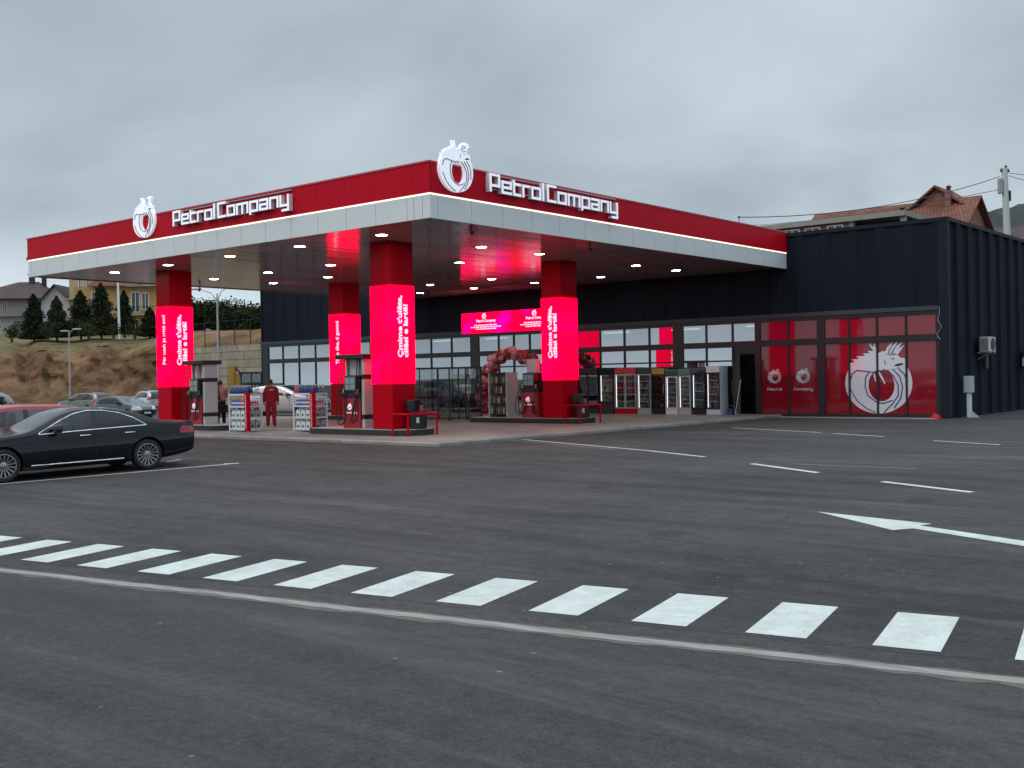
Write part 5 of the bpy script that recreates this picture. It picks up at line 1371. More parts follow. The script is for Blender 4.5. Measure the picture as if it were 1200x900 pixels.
rwp = G(172.5, 550); fwp = G(4, 566); hd_ = (fwp-rwp); hd_.z = 0; hd_.normalize(); lf = Vector((-hd_.y, hd_.x, 0))
rax = rwp - lf*.84
car(SEDAN, (rax.x, rax.y, zg(rwp.x, rwp.y)+.002), math.atan2(hd_.y, hd_.x), 'dark blue four-door sedan with chrome window trim, nearest parked car', pitch=math.asin((zg(rwp.x,rwp.y)-zg(fwp.x,fwp.y))/3.03)*.9)
HATCH = dict(name='parked_hatchback', W=1.78, wb=2.6, tail=-.72, nose=3.45, wr=.31, ww=.20, spokes=10, dx=.05, paint=paint('paint_red', (.34,.010,.016), .1), top_z=1.46,
    top=[(-.72,.92),(-.66,1.10),(-.45,1.28),(-.10,1.40),(.4,1.455),(.95,1.47),(1.4,1.43),(1.8,1.30),(2.35,1.04),(2.6,.98),(3.0,.92),(3.3,.80),(3.45,.62)],
    belt=[(-.72,.86),(0,.93),(1,.92),(2,.89),(2.6,.84),(3.2,.72),(3.45,.56)], bot=[(-.72,.36),(-.4,.24),(0,.20),(2.6,.20),(3.1,.21),(3.45,.30)],
    dlo=[(-.30,1.0),(-.18,1.20),(.2,1.32),(.8,1.375),(1.25,1.345),(1.65,1.22),(2.05,1.02),(2.1,.945),(1.0,.965)],
    bpil=.95, ws=(1.32,2.38,.48,.66), rw=(-.66,-.14,.55), doors=(.08,.97,1.98,.33), mirror=(1.80,1.03), handles=(1.15,.25,.86),
    lights=[(-.8,-.40,.80,1.06,.45,'tl'),(2.95,3.42,.60,.80,.42,'hl')], plate=(.62,.42), grille=(.34,.56), seats=(1.35,.40))
# red car in the next bay: a longer estate of the same family
def stretch(spec, k):
    S = dict(spec); m = lambda L_: [(x*k,)+tuple(q) for x, *q in L_]
    for q in ('top','belt','bot','dlo'): S[q] = m(spec[q])
    for q in ('tail','nose','wb','bpil'): S[q] = spec[q]*k
    S['ws'] = (spec['ws'][0]*k, spec['ws'][1]*k)+spec['ws'][2:]; S['rw'] = (spec['rw'][0]*k, spec['rw'][1]*k, spec['rw'][2])
    S['doors'] = tuple(q*k for q in spec['doors'][:3])+spec['doors'][3:]; S['mirror'] = (spec['mirror'][0]*k, spec['mirror'][1]); S['handles'] = (spec['handles'][0]*k, spec['handles'][1]*k, spec['handles'][2])
    S['lights'] = [(a*k, b_*k, *q) for a, b_, *q in spec['lights']]; S['seats'] = tuple(q*k for q in spec['seats']); return S
rc = rax - lf*2.7 + hd_*.42
car(stretch(HATCH, 1.25), (rc.x, rc.y, zg(rc.x, rc.y)-.02), math.atan2(hd_.y, hd_.x), 'long red car parked just beyond the dark sedan')
def variant(base, **k): d = dict(base); d.update(k); return d
SUV = dict(name='parked_car', W=1.84, wb=2.65, tail=-.85, nose=3.55, wr=.35, ww=.22, spokes=10, dx=.08, paint=paint('paint_grey', (.16,.17,.16), .5), top_z=1.62,
    top=[(-.85,.98),(-.80,1.20),(-.60,1.48),(-.3,1.60),(.3,1.65),(1.0,1.65),(1.45,1.58),(1.9,1.36),(2.35,1.12),(2.7,1.07),(3.2,1.0),(3.45,.86),(3.55,.66)],
    belt=[(-.85,.94),(0,1.04),(1,1.02),(2,1.0),(2.6,.95),(3.3,.80),(3.55,.60)], bot=[(-.85,.40),(-.5,.30),(0,.27),(2.6,.27),(3.2,.28),(3.55,.36)],
    dlo=[(-.45,1.10),(-.35,1.38),(.1,1.50),(.9,1.53),(1.3,1.48),(1.7,1.30),(2.1,1.10),(2.12,1.05),(1.0,1.07)],
    bpil=.95, ws=(1.35,2.38,.52,.68), rw=(-.82,-.40,.58), doors=(.10,.97,2.0,.40), mirror=(1.85,1.14), handles=(1.15,.25,.95), clad=.46,
    lights=[(-.95,-.50,.88,1.14,.45,'tl'),(3.05,3.52,.70,.88,.42,'hl')], plate=(.75,.48), grille=(.42,.66), roof_rail=(-.2,1.3), seats=(1.35,.40))
def far_car(spec, u, v_roof, d, heading_view, label, roofz):
    """heading_view: angle of the nose from the lens' right-hand direction"""
    p = at(u, v_roof, d); h = math.atan2(RT.y, RT.x)+heading_view
    c = Vector((p.x, p.y, 0)) - Vector((math.cos(h), math.sin(h), 0))*1.2
    return car(spec, (c.x, c.y, zg(p.x, p.y)+.002), h, label)
far_car(SUV, 101, 461, 80, R(150), 'grey estate car seen from behind, leftmost of the three far cars', 1.65)
far_car(variant(HATCH, name='parked_car', paint=paint('paint_slate', (.07,.085,.09), .5), dx=.08), 144, 461, 68, R(-32), 'dark grey hatchback facing right, middle of the three far cars', 1.47)
far_car(variant(SUV, name='parked_car', paint=paint('paint_white', (.55,.57,.60), .1), dx=.08), 174, 459, 88, R(130), 'white car half hidden behind the leftmost red column', 1.65)
sc_p = at(326, 449, 53); 
car(variant(HATCH, name='parked_car', paint=paint('paint_pearl', (.50,.46,.46), .3), dx=.06), (sc_p.x-.9, sc_p.y-.35, .062), R(24), 'pale silver car standing on the forecourt behind the attendant')

gc = at(-14, 450, 45)
car(variant(SUV, name='parked_car', paint=paint('paint_silver', (.32,.33,.34), .3)), (gc.x, gc.y, zg(gc.x,gc.y)+.002), math.atan2(hd_.y, hd_.x)+R(3), 'pale grey car at the left edge, only its roof showing beyond the red car')
# ------------------------------------------------------------------ earth bank and terraces behind, left
def horizon_v(u): return 442.0+(600-u)*.0178
def zat(u, v, d): return CAM.z + (horizon_v(u)-v)*d/FPX
M['earth'] = None
def earthmat(name='earth', grass=True):
    m, nt, b = newmat(name); L = nt.links
    tc = nd(nt, 'ShaderNodeTexCoord'); s = tc.outputs['Object']
    n = nd(nt, 'ShaderNodeTexNoise', Scale=.22, Detail=10, Roughness=.68); L.new(s, n.inputs['Vector'])
    r = nd(nt, 'ShaderNodeValToRGB'); e = r.color_ramp.elements; e[0].position = .34; e[0].color = (.088,.051,.031,1); e[1].position = .66; e[1].color = (.31,.178,.10,1)
    k = r.color_ramp.elements.new(.5); k.color = (.205,.115,.065,1); L.new(n.outputs['Fac'], r.inputs[0])
    mp = nd(nt, 'ShaderNodeMapping'); mp.inputs['Scale'].default_value = (1.3,1.3,.7); L.new(s, mp.inputs[0])
    n2 = nd(nt, 'ShaderNodeTexNoise', Scale=.6, Detail=6); L.new(mp.outputs[0], n2.inputs['Vector'])
    mr = nd(nt, 'ShaderNodeMapRange'); mr.inputs['From Min'].default_value = .3; mr.inputs['From Max'].default_value = .7; mr.inputs['To Min'].default_value = .7; mr.inputs['To Max'].default_value = 1.25; L.new(n2.outputs['Fac'], mr.inputs[0])
    mx = nd(nt, 'ShaderNodeMix', data_type='RGBA', blend_type='MULTIPLY'); mx.inputs[0].default_value = 1; L.new(r.outputs[0], mx.inputs[6]); L.new(mr.outputs[0], mx.inputs[7])
    # grass where the ground lies flat
    g = nd(nt, 'ShaderNodeNewGeometry'); sp = nd(nt, 'ShaderNodeSeparateXYZ'); L.new(g.outputs['True Normal'], sp.inputs[0])
    n3 = nd(nt, 'ShaderNodeTexNoise', Scale=.35, Detail=8, Roughness=.7); L.new(s, n3.inputs['Vector'])
    ad = nd(nt, 'ShaderNodeMath', operation='MULTIPLY_ADD'); L.new(n3.outputs['Fac'], ad.inputs[0]); ad.inputs[1].default_value = .5; L.new(sp.outputs['Z'], ad.inputs[2])
    gr = nd(nt, 'ShaderNodeMapRange'); gr.inputs['From Min'].default_value = 1.08; gr.inputs['From Max'].default_value = 1.2; L.new(ad.outputs[0], gr.inputs[0])
    gc = nd(nt, 'ShaderNodeValToRGB'); e = gc.color_ramp.elements; e[0].position = .35; e[0].color = (.10,.092,.040,1); e[1].position = .65; e[1].color = (.27,.215,.11,1); L.new(n3.outputs['Fac'], gc.inputs[0])
    m2 = nd(nt, 'ShaderNodeMix', data_type='RGBA'); (L.new(gr.outputs[0], m2.inputs[0]) if grass else None); m2.inputs[0].default_value = 0; L.new(mx.outputs[2], m2.inputs[6]); L.new(gc.outputs[0], m2.inputs[7])
    L.new(m2.outputs[2], b.inputs['Base Color']); b.inputs['Roughness'].default_value = .95; b.inputs['Specular IOR Level'].default_value = .1
    nb = nd(nt, 'ShaderNodeTexNoise', Scale=2.4, Detail=9, Roughness=.75); L.new(s, nb.inputs['Vector'])
    bp = nd(nt, 'ShaderNodeBump', Strength=.7, Distance=.5); L.new(nb.outputs['Fac'], bp.inputs['Height']); L.new(bp.outputs[0], b.inputs['Normal'])
    return m
M['earth'] = earthmat(); M['bare_soil'] = earthmat('bare_soil', False)
def fb(x, y, z=0, o=5):
    s = 0; a = 1; f = 1
    for _ in range(o): s += a*mnoise.noise(Vector((x*f, y*f, z*f+7.3))); a *= .5; f *= 2.03
    return s
# columns of the bank: s along its length (r), profile out to the terrace behind
BF = 112.0
tv = MB(); rs = [-80+.34*i for i in range(197)]
prof = [(-3,-.62),(0,-.55),(.9,.10),(1.7,.22),(2.6,.38),(3.4,.52),(4.1,.66),(4.8,.80),(5.6,.92),(6.6,1.0)]
rows_ = []
for r in rs:
    u = 600+r/BF*FPX
    zc = zat(u, 413 if u < 95 else 413-9*sstep((u-95)/20), BF+6)
    zc += .45*fb(r*.12, 3.1)+.25*fb(r*.5, 9)
    notch = math.exp(-((u-30)/9)**2); zc -= 1.15*notch
    ztop = zat(u, 396, BF+22); zter = zat(u, 391, BF+34)
    if u > 150: ztop += .8*sstep((u-150)/80)
    col = []
    for k, (df, t) in enumerate(prof):
        f = BF+df; base = -.55
        if t <= 0: z = base-.1; z = t if False else -.52+.06*fb(r*.6, f*.6)
        else:
            z = base+(zc-base)*t + .30*fb(r*.35, f*.4, t*3)*(1 if t < 1 else .4)
        gully = -1.25*abs(fb(r*.36+.5*t, 1.7, 0, 5))*(1-abs(2*t-1)) if 0 < t < 1 else 0
        f2 = f - gully*1.7 + .5*fb(r*.9, t*4)*(1 if 0 < t < 1 else .2) + notch*2.2*(t > .5)
        col.append((r*f2/BF, f2, z))
    for df, t in ((9,.25),(12,.5),(16,.75),(22,1)):
        f = BF+df; col.append((r*f/BF, f, zc+(ztop-zc)*t+.16*fb(r*.3, f*.3)))
    for df, t in ((28,.5),(34,1.0),(48,1.05),(80,1.2),(160,1.5)):
        f = BF+df; col.append((r*f/BF, f, ztop+(zter-ztop)*t+.12*fb(r*.2, f*.2)))
    rows_.append(col)
def refine(c):                      # split each span so that the relief has grain
    out = []
    for i in range(len(c)-1):
        n = 6 if i < 9 else 2
        for k in range(n):
            t = k/n; p = [c[i][q]*(1-t)+c[i+1][q]*t for q in range(3)]
            if 1 <= i < 9: p[1] += .55*fb(p[0]*1.1+.5*p[2], p[2]*.9, 2, 5); p[2] += .12*fb(p[0]*1.4, p[1]*1.2, 5, 3)
            out.append(p)
    out.append(c[-1]); return out
rows_ = [refine(c) for c in rows_]
n = len(rows_[0])
for c in rows_:
    for p in c: tv.v.append(rf(*p))
for i in range(len(rows_)-1):
    for j in range(n-1): tv.f.append([i*n+j, (i+1)*n+j, (i+1)*n+j+1, i*n+j+1]); tv.m.append(0)
tag(tv.build('hill', M['earth'], smooth=70), kind='structure')
# rubble along its foot
M['rock'] = pbr('rock', (.16,.13,.10), .95, var=.4, vs=3)
rk = MB(); rr = random.Random(2)
for i in range(260):
    r = rr.uniform(-62,-34); f = BF-rr.uniform(.2,4.5); s_ = rr.uniform(.08,.28)*(1+.8*(rr.random()<.1))
    p = rf(r, f, -.56+s_*.3); vs = []
    for a in (-1,1):
        for b_ in (-1,1):
            for c_ in (-1,1): vs.append(p+Vector((a*rr.uniform(.6,1),b_*rr.uniform(.6,1),c_*rr.uniform(.5,.9)))*s_)
    rk.add(vs, [(0,1,3,2),(4,6,7,5),(0,4,5,1),(2,3,7,6),(0,2,6,4),(1,5,7,3)])
tag(rk.build('rubble', M['rock']), kind='stuff', label='loose stones and rubble along the foot of the earth bank', cat='rubble')

# ---- block retaining wall with a fence on it
def wallmat():
    m, nt, b = newmat('block_wall'); L = nt.links
    tc = nd(nt, 'ShaderNodeTexCoord'); br = nd(nt, 'ShaderNodeTexBrick', Scale=1); br.inputs['Brick Width'].default_value = 1.55; br.inputs['Row Height'].default_value = .62; br.inputs['Mortar Size'].default_value = .028
    br.inputs['Color1'].default_value = (.36,.32,.22,1); br.inputs['Color2'].default_value = (.30,.26,.18,1); br.inputs['Mortar'].default_value = (.13,.11,.08,1); br.inputs['Bias'].default_value = -.2
    L.new(tc.outputs['UV'], br.inputs['Vector'])
    n = nd(nt, 'ShaderNodeTexNoise', Scale=.8, Detail=7, Roughness=.7); L.new(tc.outputs['Object'], n.inputs['Vector'])
    mr = nd(nt, 'ShaderNodeMapRange'); mr.inputs['From Min'].default_value = .3; mr.inputs['From Max'].default_value = .7; mr.inputs['To Min'].default_value = .62; mr.inputs['To Max'].default_value = 1.15; L.new(n.outputs['Fac'], mr.inputs[0])
    mx = nd(nt, 'ShaderNodeMix', data_type='RGBA', blend_type='MULTIPLY'); mx.inputs[0].default_value = 1; L.new(br.outputs['Color'], mx.inputs[6]); L.new(mr.outputs[0], mx.inputs[7]); L.new(mx.outputs[2], b.inputs['Base Color'])
    b.inputs['Roughness'].default_value = .9; return m
M['block_wall'] = wallmat()
wA = Vector(at(190, 450, 92)); wB = Vector(at(330, 450, 80)); zw = zat(270, 406, 86)
wv = (wB-wA); wv.z = 0; wl = wv.length; wd_ = wv.normalized(); wn = Vector((-wd_.y, wd_.x, 0))
me = bpy.data.meshes.new('retaining_wall'); a = wA+Vector((0,0,-wA.z-.9)); 
P4 = [wA.xy.to_3d()+Vector((0,0,-.9)), wB.xy.to_3d()+Vector((0,0,-.9)), wB.xy.to_3d()+Vector((0,0,zw)), wA.xy.to_3d()+Vector((0,0,zw))]
bk_ = [p+wn*.5 for p in P4]
me.from_pydata([tuple(p) for p in P4+bk_], [], [(0,1,2,3),(3,2,6,7),(1,5,6,2),(4,0,3,7)]); me.materials.append(M['block_wall'])
uv = me.uv_layers.new(name='UVMap')
for p in me.polygons:
    for li, vi in zip(p.loop_indices, p.vertices):
        co = me.vertices[vi].co; uv.data[li].uv = ((co-wA).dot(wd_), co.z+.9)
o = bpy.data.objects.new('retaining_wall', me); COL.objects.link(o); tag(o, 'pale block retaining wall between the red column and the shop', 'wall')
fe = empty('mesh_fence', 'thin posted wire fence along the top of the block wall', 'fence', (wA.x, wA.y, zw))
fM = Matrix.Translation((-wA.x,-wA.y,-zw))
for i in range(9):
    q = wA.xy.to_3d()+wd_*(wl*i/8)+wn*.25+Vector((0,0,zw)); b = MB(); b.tube([q, q+Vector((0,0,2.0))], .04, 6, fM); b.build('post', M['frame'], fe)
b = MB()
for z in (.1,1.0,1.95): b.tube([wA.xy.to_3d()+wn*.25+Vector((0,0,zw+z)), wB.xy.to_3d()+wn*.25+Vector((0,0,zw+z))], .012, 5, fM)
b.build('wire', M['frame'], fe)
# sloping soil behind the wall
sv = MB(); nr = 50
for i in range(nr):
    t = -.15+1.45*i/(nr-1); p0 = wA.lerp(wB, t); p0.z = 0
    for j, (df, v) in enumerate(((.45,407),(2.5,400),(5,393),(8,388),(12,387),(25,386),(60,384))):
        p = p0+FW*df; d = (p-CAM).dot(FW); z = zat(270, v, d) if j else zw-.15
        sv.v.append(Vector((p.x, p.y, z+.22*fb(p.x*.35, p.y*.35))))
for i in range(nr-1):
    for j in range(6): sv.f.append([i*7+j, (i+1)*7+j, (i+1)*7+j+1, i*7+j+1]); sv.m.append(0)
tag(sv.build('soil_slope', M['bare_soil'], smooth=70), kind='structure')

# ------------------------------------------------------------------ trees and bushes
def leafmat(name, c, c2):
    m, nt, b = newmat(name); L = nt.links
    oi = nd(nt, 'ShaderNodeTexCoord'); n = nd(nt, 'ShaderNodeTexNoise', Scale=1.6, Detail=3); L.new(oi.outputs['Object'], n.inputs['Vector'])
    r = nd(nt, 'ShaderNodeValToRGB'); e = r.color_ramp.elements; e[0].position = .35; e[1].position = .65; e[0].color = c4(c); e[1].color = c4(c2); L.new(n.outputs['Fac'], r.inputs[0])
    L.new(r.outputs[0], b.inputs['Base Color']); b.inputs['Roughness'].default_value = .85; b.inputs['Specular IOR Level'].default_value = .1
    return m
M['leaf_dark'] = leafmat('leaf_dark', (.012,.020,.010), (.030,.042,.018)); M['leaf_mid'] = leafmat('leaf_mid', (.022,.032,.014), (.050,.060,.026)); M['leaf_lime'] = leafmat('leaf_lime', (.045,.060,.018), (.085,.10,.03))
M['bark'] = pbr('bark', (.10,.07,.05), .9, var=.3, vs=8)
def crown(kind, w, h, n, sz, rr):
    mb = MB()
    clumps = []
    if kind == 'bush':
        for i in range(22): a = rr.uniform(0,2*PI); q = rr.uniform(.1,.8)*w/2; clumps.append((q*math.cos(a), q*math.sin(a), h*rr.uniform(.10,.82), w*rr.uniform(.16,.30)))
    for i in range(n):
        if kind == 'cone':
            t = rr.random()**1.35; z = -.02*h+h*1.02*t
            rad = w/2*((1-t)**.72)*(1+.22*math.sin(t*23+rr.random()*2)+.30*rr.uniform(-1,1))*min(1,.75+t*3)
            a = rr.uniform(0,2*PI); q = rad*(rr.random()**.33); p = Vector((q*math.cos(a), q*math.sin(a), z))
        else:
            c = rr.choice(clumps); v = Vector((rr.gauss(0,1),rr.gauss(0,1),rr.gauss(0,.8))); v = v.normalized()*c[3]*rr.random()**.4
            p = Vector(c[:3])+v
            if p.z < .05: p.z = rr.uniform(.05,.3)
        nn = Vector((rr.gauss(0,1),rr.gauss(0,1),rr.gauss(.3,.8))).normalized(); t1 = nn.orthogonal().normalized(); t2 = nn.cross(t1); a = rr.uniform(0,PI)
        e1_ = (t1*math.cos(a)+t2*math.sin(a))*sz*rr.uniform(.5,1.3); e2_ = (t2*math.cos(a)-t1*math.sin(a))*sz*rr.uniform(.3,.8)
        mb.add([p-e1_, p-e2_*.7, p+e1_, p+e2_], [(0,1,2,3)])
    return mb
def tree(name, kind, u, v, d, w, h, leaf, label, cat, n=1500, sz=.16, seed=0, group=None, zb=None):
    rr = random.Random(seed+int(u)); p = at(u, v, d); base = Vector((p.x, p.y, p.z))
    r_ = empty(name, label, cat, base, rr.uniform(0,6), group)
    t = MB()
    if kind == 'cone': t.tube([(0,0,-.6),(.02,.01,h*.4),(0,.02,h*.92)], [.13,.09,.02], 7)
    else:
        for k in range(5): a = k*1.3; t.tube([(.05*math.cos(a),.05*math.sin(a),-.5),(w*.12*math.cos(a),w*.12*math.sin(a),h*.3),(w*.25*math.cos(a),w*.25*math.sin(a),h*.7)], [.07,.05,.02], 6)
    t.build('trunk', M['bark'], r_)
    crown(kind, w, h, n, sz, rr).build('crown', M[leaf], r_)
GT = 'dark conifers before the houses'
for i, (u, v, w, h, lb) in enumerate(((40,396,3.9,5.4,'broad dark conifer before the brown-roofed house, leftmost'),(67,394,3.9,4.9,'pointed green conifer right of the brown-roofed house gable'),(95,392,4.4,5.4,'dark conifer at the left edge of the yellow house'),
        (119,391,4.6,6.2,'tallest dark conifer before the yellow house'),(146,390,3.0,5.2,'slender ragged conifer just right of the concrete pole'),(176,393,3.2,3.4,'short round conifer at the left side of the leftmost column'))):
    tree('conifer_tree', 'cone', u, v, 126, w*.80, h*.93, 'leaf_dark' if i != 1 else 'leaf_mid', lb, 'tree', 5200, .17, i, GT)
for i, (u, w, h, lf_, lb) in enumerate(((226,3.0,3.0,'leaf_dark','dark bush just right of the leftmost column screen'),(238,3.6,3.3,'leaf_dark','dark bush left of the tall twin-arm lamp'),(251,3.4,3.5,'leaf_mid','bush directly behind the twin-arm lamp'),
        (263,3.6,3.2,'leaf_dark','dark bush just right of the twin-arm lamp'),(276,3.5,3.1,'leaf_mid','mid-green bush in the middle of the row above the wall'),(289,3.2,3.2,'leaf_lime','yellow-green bush near the shop wall'),(300,3.0,2.9,'leaf_dark','dark bush touching the shop edge'))):
    tree('bush', 'bush', u, 391, 106, w*1.15, h, lf_, lb, 'bush', 3600, .15, 20+i, 'bushes above the block wall')
for i, (u, v, w, h, lb) in enumerate(((14,396,2.2,1.3,'low shrub before the white house wall, far left'),(56,395,2.0,1.5,'pale low shrub between the two leftmost conifers'),(104,393,2.4,1.9,'pale leafy shrub at the foot of the conifers by the yellow house'),(133,392,1.8,1.2,'low shrub at the foot of the concrete pole'),(158,393,2.0,1.3,'low shrub before the yellow house balcony'))):
    tree('shrub', 'bush', u, v, 122, w, h, 'leaf_mid', lb, 'shrub', 700, .12, 40+i, 'low shrubs on the terrace')

# ------------------------------------------------------------------ houses, left
M['plaster_white'] = pbr('plaster_white', (.44,.43,.42), .9, var=.12, vs=.6); M['plaster_grey'] = pbr('plaster_grey', (.23,.21,.22), .9, var=.08)
M['plaster_yellow'] = pbr('plaster_yellow', (.40,.25,.10), .9, var=.10, vs=.5); M['plaster_pale'] = pbr('plaster_pale', (.42,.33,.20), .9, var=.1)
def tilemat(name, c, c2):
    m, nt, b = newmat(name); L = nt.links; tc = nd(nt, 'ShaderNodeTexCoord')
    br = nd(nt, 'ShaderNodeTexBrick', Scale=1); br.inputs['Brick Width'].default_value = .25; br.inputs['Row Height'].default_value = .36; br.inputs['Mortar Size'].default_value = .03; br.inputs['Color1'].default_value = c4(c); br.inputs['Color2'].default_value = c4(c2); br.inputs['Mortar'].default_value = c4([q*.45 for q in c])
    L.new(tc.outputs['UV'], br.inputs['Vector'])
    n = nd(nt, 'ShaderNodeTexNoise', Scale=.5, Detail=6); L.new(tc.outputs['Object'], n.inputs['Vector'])
    mr = nd(nt, 'ShaderNodeMapRange'); mr.inputs['From Min'].default_value = .3; mr.inputs['From Max'].default_value = .7; mr.inputs['To Min'].default_value = .65; mr.inputs['To Max'].default_value = 1.2; L.new(n.outputs['Fac'], mr.inputs[0])
    mx = nd(nt, 'ShaderNodeMix', data_type='RGBA', blend_type='MULTIPLY'); mx.inputs[0].default_value = 1; L.new(br.outputs['Color'], mx.inputs[6]); L.new(mr.outputs[0], mx.inputs[7]); L.new(mx.outputs[2], b.inputs['Base Color'])
    bp = nd(nt, 'ShaderNodeBump', Strength=.6, Distance=.05); L.new(br.outputs['Fac'], bp.inputs['Height']); bp.invert = True; L.new(bp.outputs[0], b.inputs['Normal']); b.inputs['Roughness'].default_value = .85; return m
M['tile_brown'] = tilemat('tile_brown', (.085,.055,.055), (.11,.068,.065)); M['tile_red'] = tilemat('tile_red', (.19,.062,.042), (.27,.10,.065)); M['tile_rust'] = tilemat('tile_rust', (.20,.075,.055), (.26,.10,.07))
def brickmat():
    m, nt, b = newmat('brick'); L = nt.links; tc = nd(nt, 'ShaderNodeTexCoord')
    br = nd(nt, 'ShaderNodeTexBrick', Scale=1); br.inputs['Brick Width'].default_value = .28; br.inputs['Row Height'].default_value = .20; br.inputs['Mortar Size'].default_value = .018; br.inputs['Color1'].default_value = (.26,.085,.06,1); br.inputs['Color2'].default_value = (.20,.065,.05,1); br.inputs['Mortar'].default_value = (.22,.18,.15,1)
    L.new(tc.outputs['UV'], br.inputs['Vector']); L.new(br.outputs['Color'], b.inputs['Base Color']); b.inputs['Roughness'].default_value = .9; return m
M['brick'] = brickmat(); M['win_dark'] = pbr('win_dark', (.02,.022,.028), .12, spec=.8); M['wood_dark'] = pbr('wood_dark', (.04,.028,.024), .7); M['concrete_raw'] = pbr('concrete_raw', (.30,.275,.235), .9, var=.15, vs=1.2)
M['pink_wall'] = pbr('pink_wall', (.42,.13,.11), .9, var=.08)
def facing(u, rot=0): return math.atan2(RT.y, RT.x)+rot
class House:
    """local: x to the right seen from the lens, y away, z up; origin at the near-left base corner"""
    def __init__(s, name, label, p, rz, group=None): s.r = empty(name, label, 'house', p, rz, group)
    def part(s, name, mb, mat, uv=None, parent=None):
        o = mb.build(name, mat, parent or s.r); s.uv(o); return o
    def uv(s, o):
        me = o.data; l = me.uv_layers.new(name='UVMap')
        for p in me.polygons:
            nrm = p.normal
            if abs(nrm.z) > .95: ex, ey = Vector((1,0,0)), Vector((0,1,0))
            else: ex = Vector((0,0,1)).cross(nrm).normalized(); ey = nrm.cross(ex)
            for li, vi in zip(p.loop_indices, p.vertices): c = me.vertices[vi].co; l.data[li].uv = (c.dot(ex), c.dot(ey))
    def window(s, x, z, w, h, y=0, face='front', frame='white', name='window', fx=None):
        A = Matrix.Identity(4) if face == 'front' else frame_side(fx)
        b = MB(); t = .07
        b.box(x,x+t,y-.03,y+.05,z,z+h,A); b.box(x+w-t,x+w,y-.03,y+.05,z,z+h,A); b.box(x+t,x+w-t,y-.03,y+.05,z,z+t,A); b.box(x+t,x+w-t,y-.03,y+.05,z+h-t,z+h,A); b.box(x+w/2-.03,x+w/2+.03,y-.025,y+.05,z+t,z+h-t,A)
        f = s.part(name, b, M[frame]); g = MB(); g.box(x+t,x+w-t,y-.012,y+.04,z+t,z+h-t,A); s.part('pane', g, M['win_dark'], parent=f)
        return f
    def hip(s, x0, x1, y0, y1, z, h, over, mat, ridge=None, name='roof'):
        x0 -= over; x1 += over; y0 -= over; y1 += over; w_ = (y1-y0)/2; ym = (y0+y1)/2
        b = MB(); a, c = (x0+w_*.9, x1-w_*.9) if ridge is None else ridge
        b.add([(x0,y0,z),(x1,y0,z),(x1,y1,z),(x0,y1,z),(a,ym,z+h),(c,ym,z+h),(x0,y0,z-.14),(x1,y0,z-.14),(x1,y1,z-.14),(x0,y1,z-.14)],
              [(0,1,5,4),(2,3,4,5),(1,2,5),(3,0,4),(6,7,1,0),(7,8,2,1),(8,9,3,2),(9,6,0,3),(9,8,7,6)]); return s.part(name, b, M[mat])
    def gable(s, x0, x1, y0, y1, z, h, over, mat, axis='y', name='roof', th=.16):
        b = MB()
        if axis == 'y':      # ridge runs along y, gable faces the lens
            xm = (x0+x1)/2; q0, q1 = y0-over, y1+over; dz = over*h/((x1-x0)/2)
            for sx_, xe in ((-1,x0-over),(1,x1+over)):
                b.add([(xm,q0,z+h),(xe,q0,z-dz),(xe,q1,z-dz),(xm,q1,z+h),(xm,q0,z+h-th),(xe,q0,z-dz-th),(xe,q1,z-dz-th),(xm,q1,z+h-th)], [(0,1,2,3),(7,6,5,4),(0,4,5,1),(1,5,6,2),(2,6,7,3)])
        else:
            ym = (y0+y1)/2; q0, q1 = x0-over, x1+over; dz = over*h/((y1-y0)/2)
            for sy_, ye in ((-1,y0-over),(1,y1+over)):
                b.add([(q0,ym,z+h),(q0,ye,z-dz),(q1,ye,z-dz),(q1,ym,z+h),(q0,ym,z+h-th),(q0,ye,z-dz-th),(q1,ye,z-dz-th),(q1,ym,z+h-th)], [(0,1,2,3),(7,6,5,4),(0,4,5,1),(1,5,6,2),(2,6,7,3)])
        return s.part(name, b, M[mat])
    def gwall(s, x0, x1, y0, y1, z, h, mat, axis='y', name='gable_wall', t=.2):
        b = MB()
        if axis == 'y': xm = (x0+x1)/2; b.prism([(x0,z),(x1,z),(xm,z+h)], t, frame((0,y0+t,0),(1,0,0),(0,0,1)))
        else: ym = (y0+y1)/2; b.prism([(y0,z),(y1,z),(ym,z+h)], t, frame((x1-t,0,0),(0,1,0),(0,0,1)))
        return s.part(name, b, M[mat])
def frame_side(fx): return Matrix(((0,-1,0,fx),(1,0,0,0),(0,0,1,0),(0,0,0,1)))
d = 146
def ub(u, v): p = at(u, v, d); return p
PX = d/FPX
# white and grey house with a brown roof
zb_ = zat(0, 397, d); p = at(-14, 450, d)
h1 = House('house', 'grey and white house with a dark brown hipped roof, far left', (p.x,p.y,zb_-1.0), facing(0))
b = MB(); b.box(0, 5.9, 0, 8, 0, 3.9); h1.part('lower_wall', b, M['plaster_white'])
b = MB(); b.box(1.3, 7.35, -.9, 8, 3.901, 6.2); h1.part('wall', b, M['plaster_grey'])
h1.hip(-3.0, 7.6, -.9, 8.5, 6.25, 2.6, .6, 'tile_brown', ridge=(2.6,5.4))
for x, z, w_, h_ in ((1.75,4.2,.55,1.7),(2.55,4.2,.6,1.7)): h1.window(x, z, w_, h_, y=-.9, frame='plaster_white')
h1.window(3.6, 1.4, 1.3, 1.9, frame='wood_dark')
b = MB(); b.box(4.4,5.0,3.0,3.6,8.4,9.7); b.box(4.3,5.1,2.9,3.7,9.7,9.9); h1.part('chimney', b, M['wood_dark'])
b = MB(); b.box(5.7,6.2,4,4.5,8.0,9.4); h1.part('chimney', b, M['wood_dark'])
p = at(50, 450, d-2)
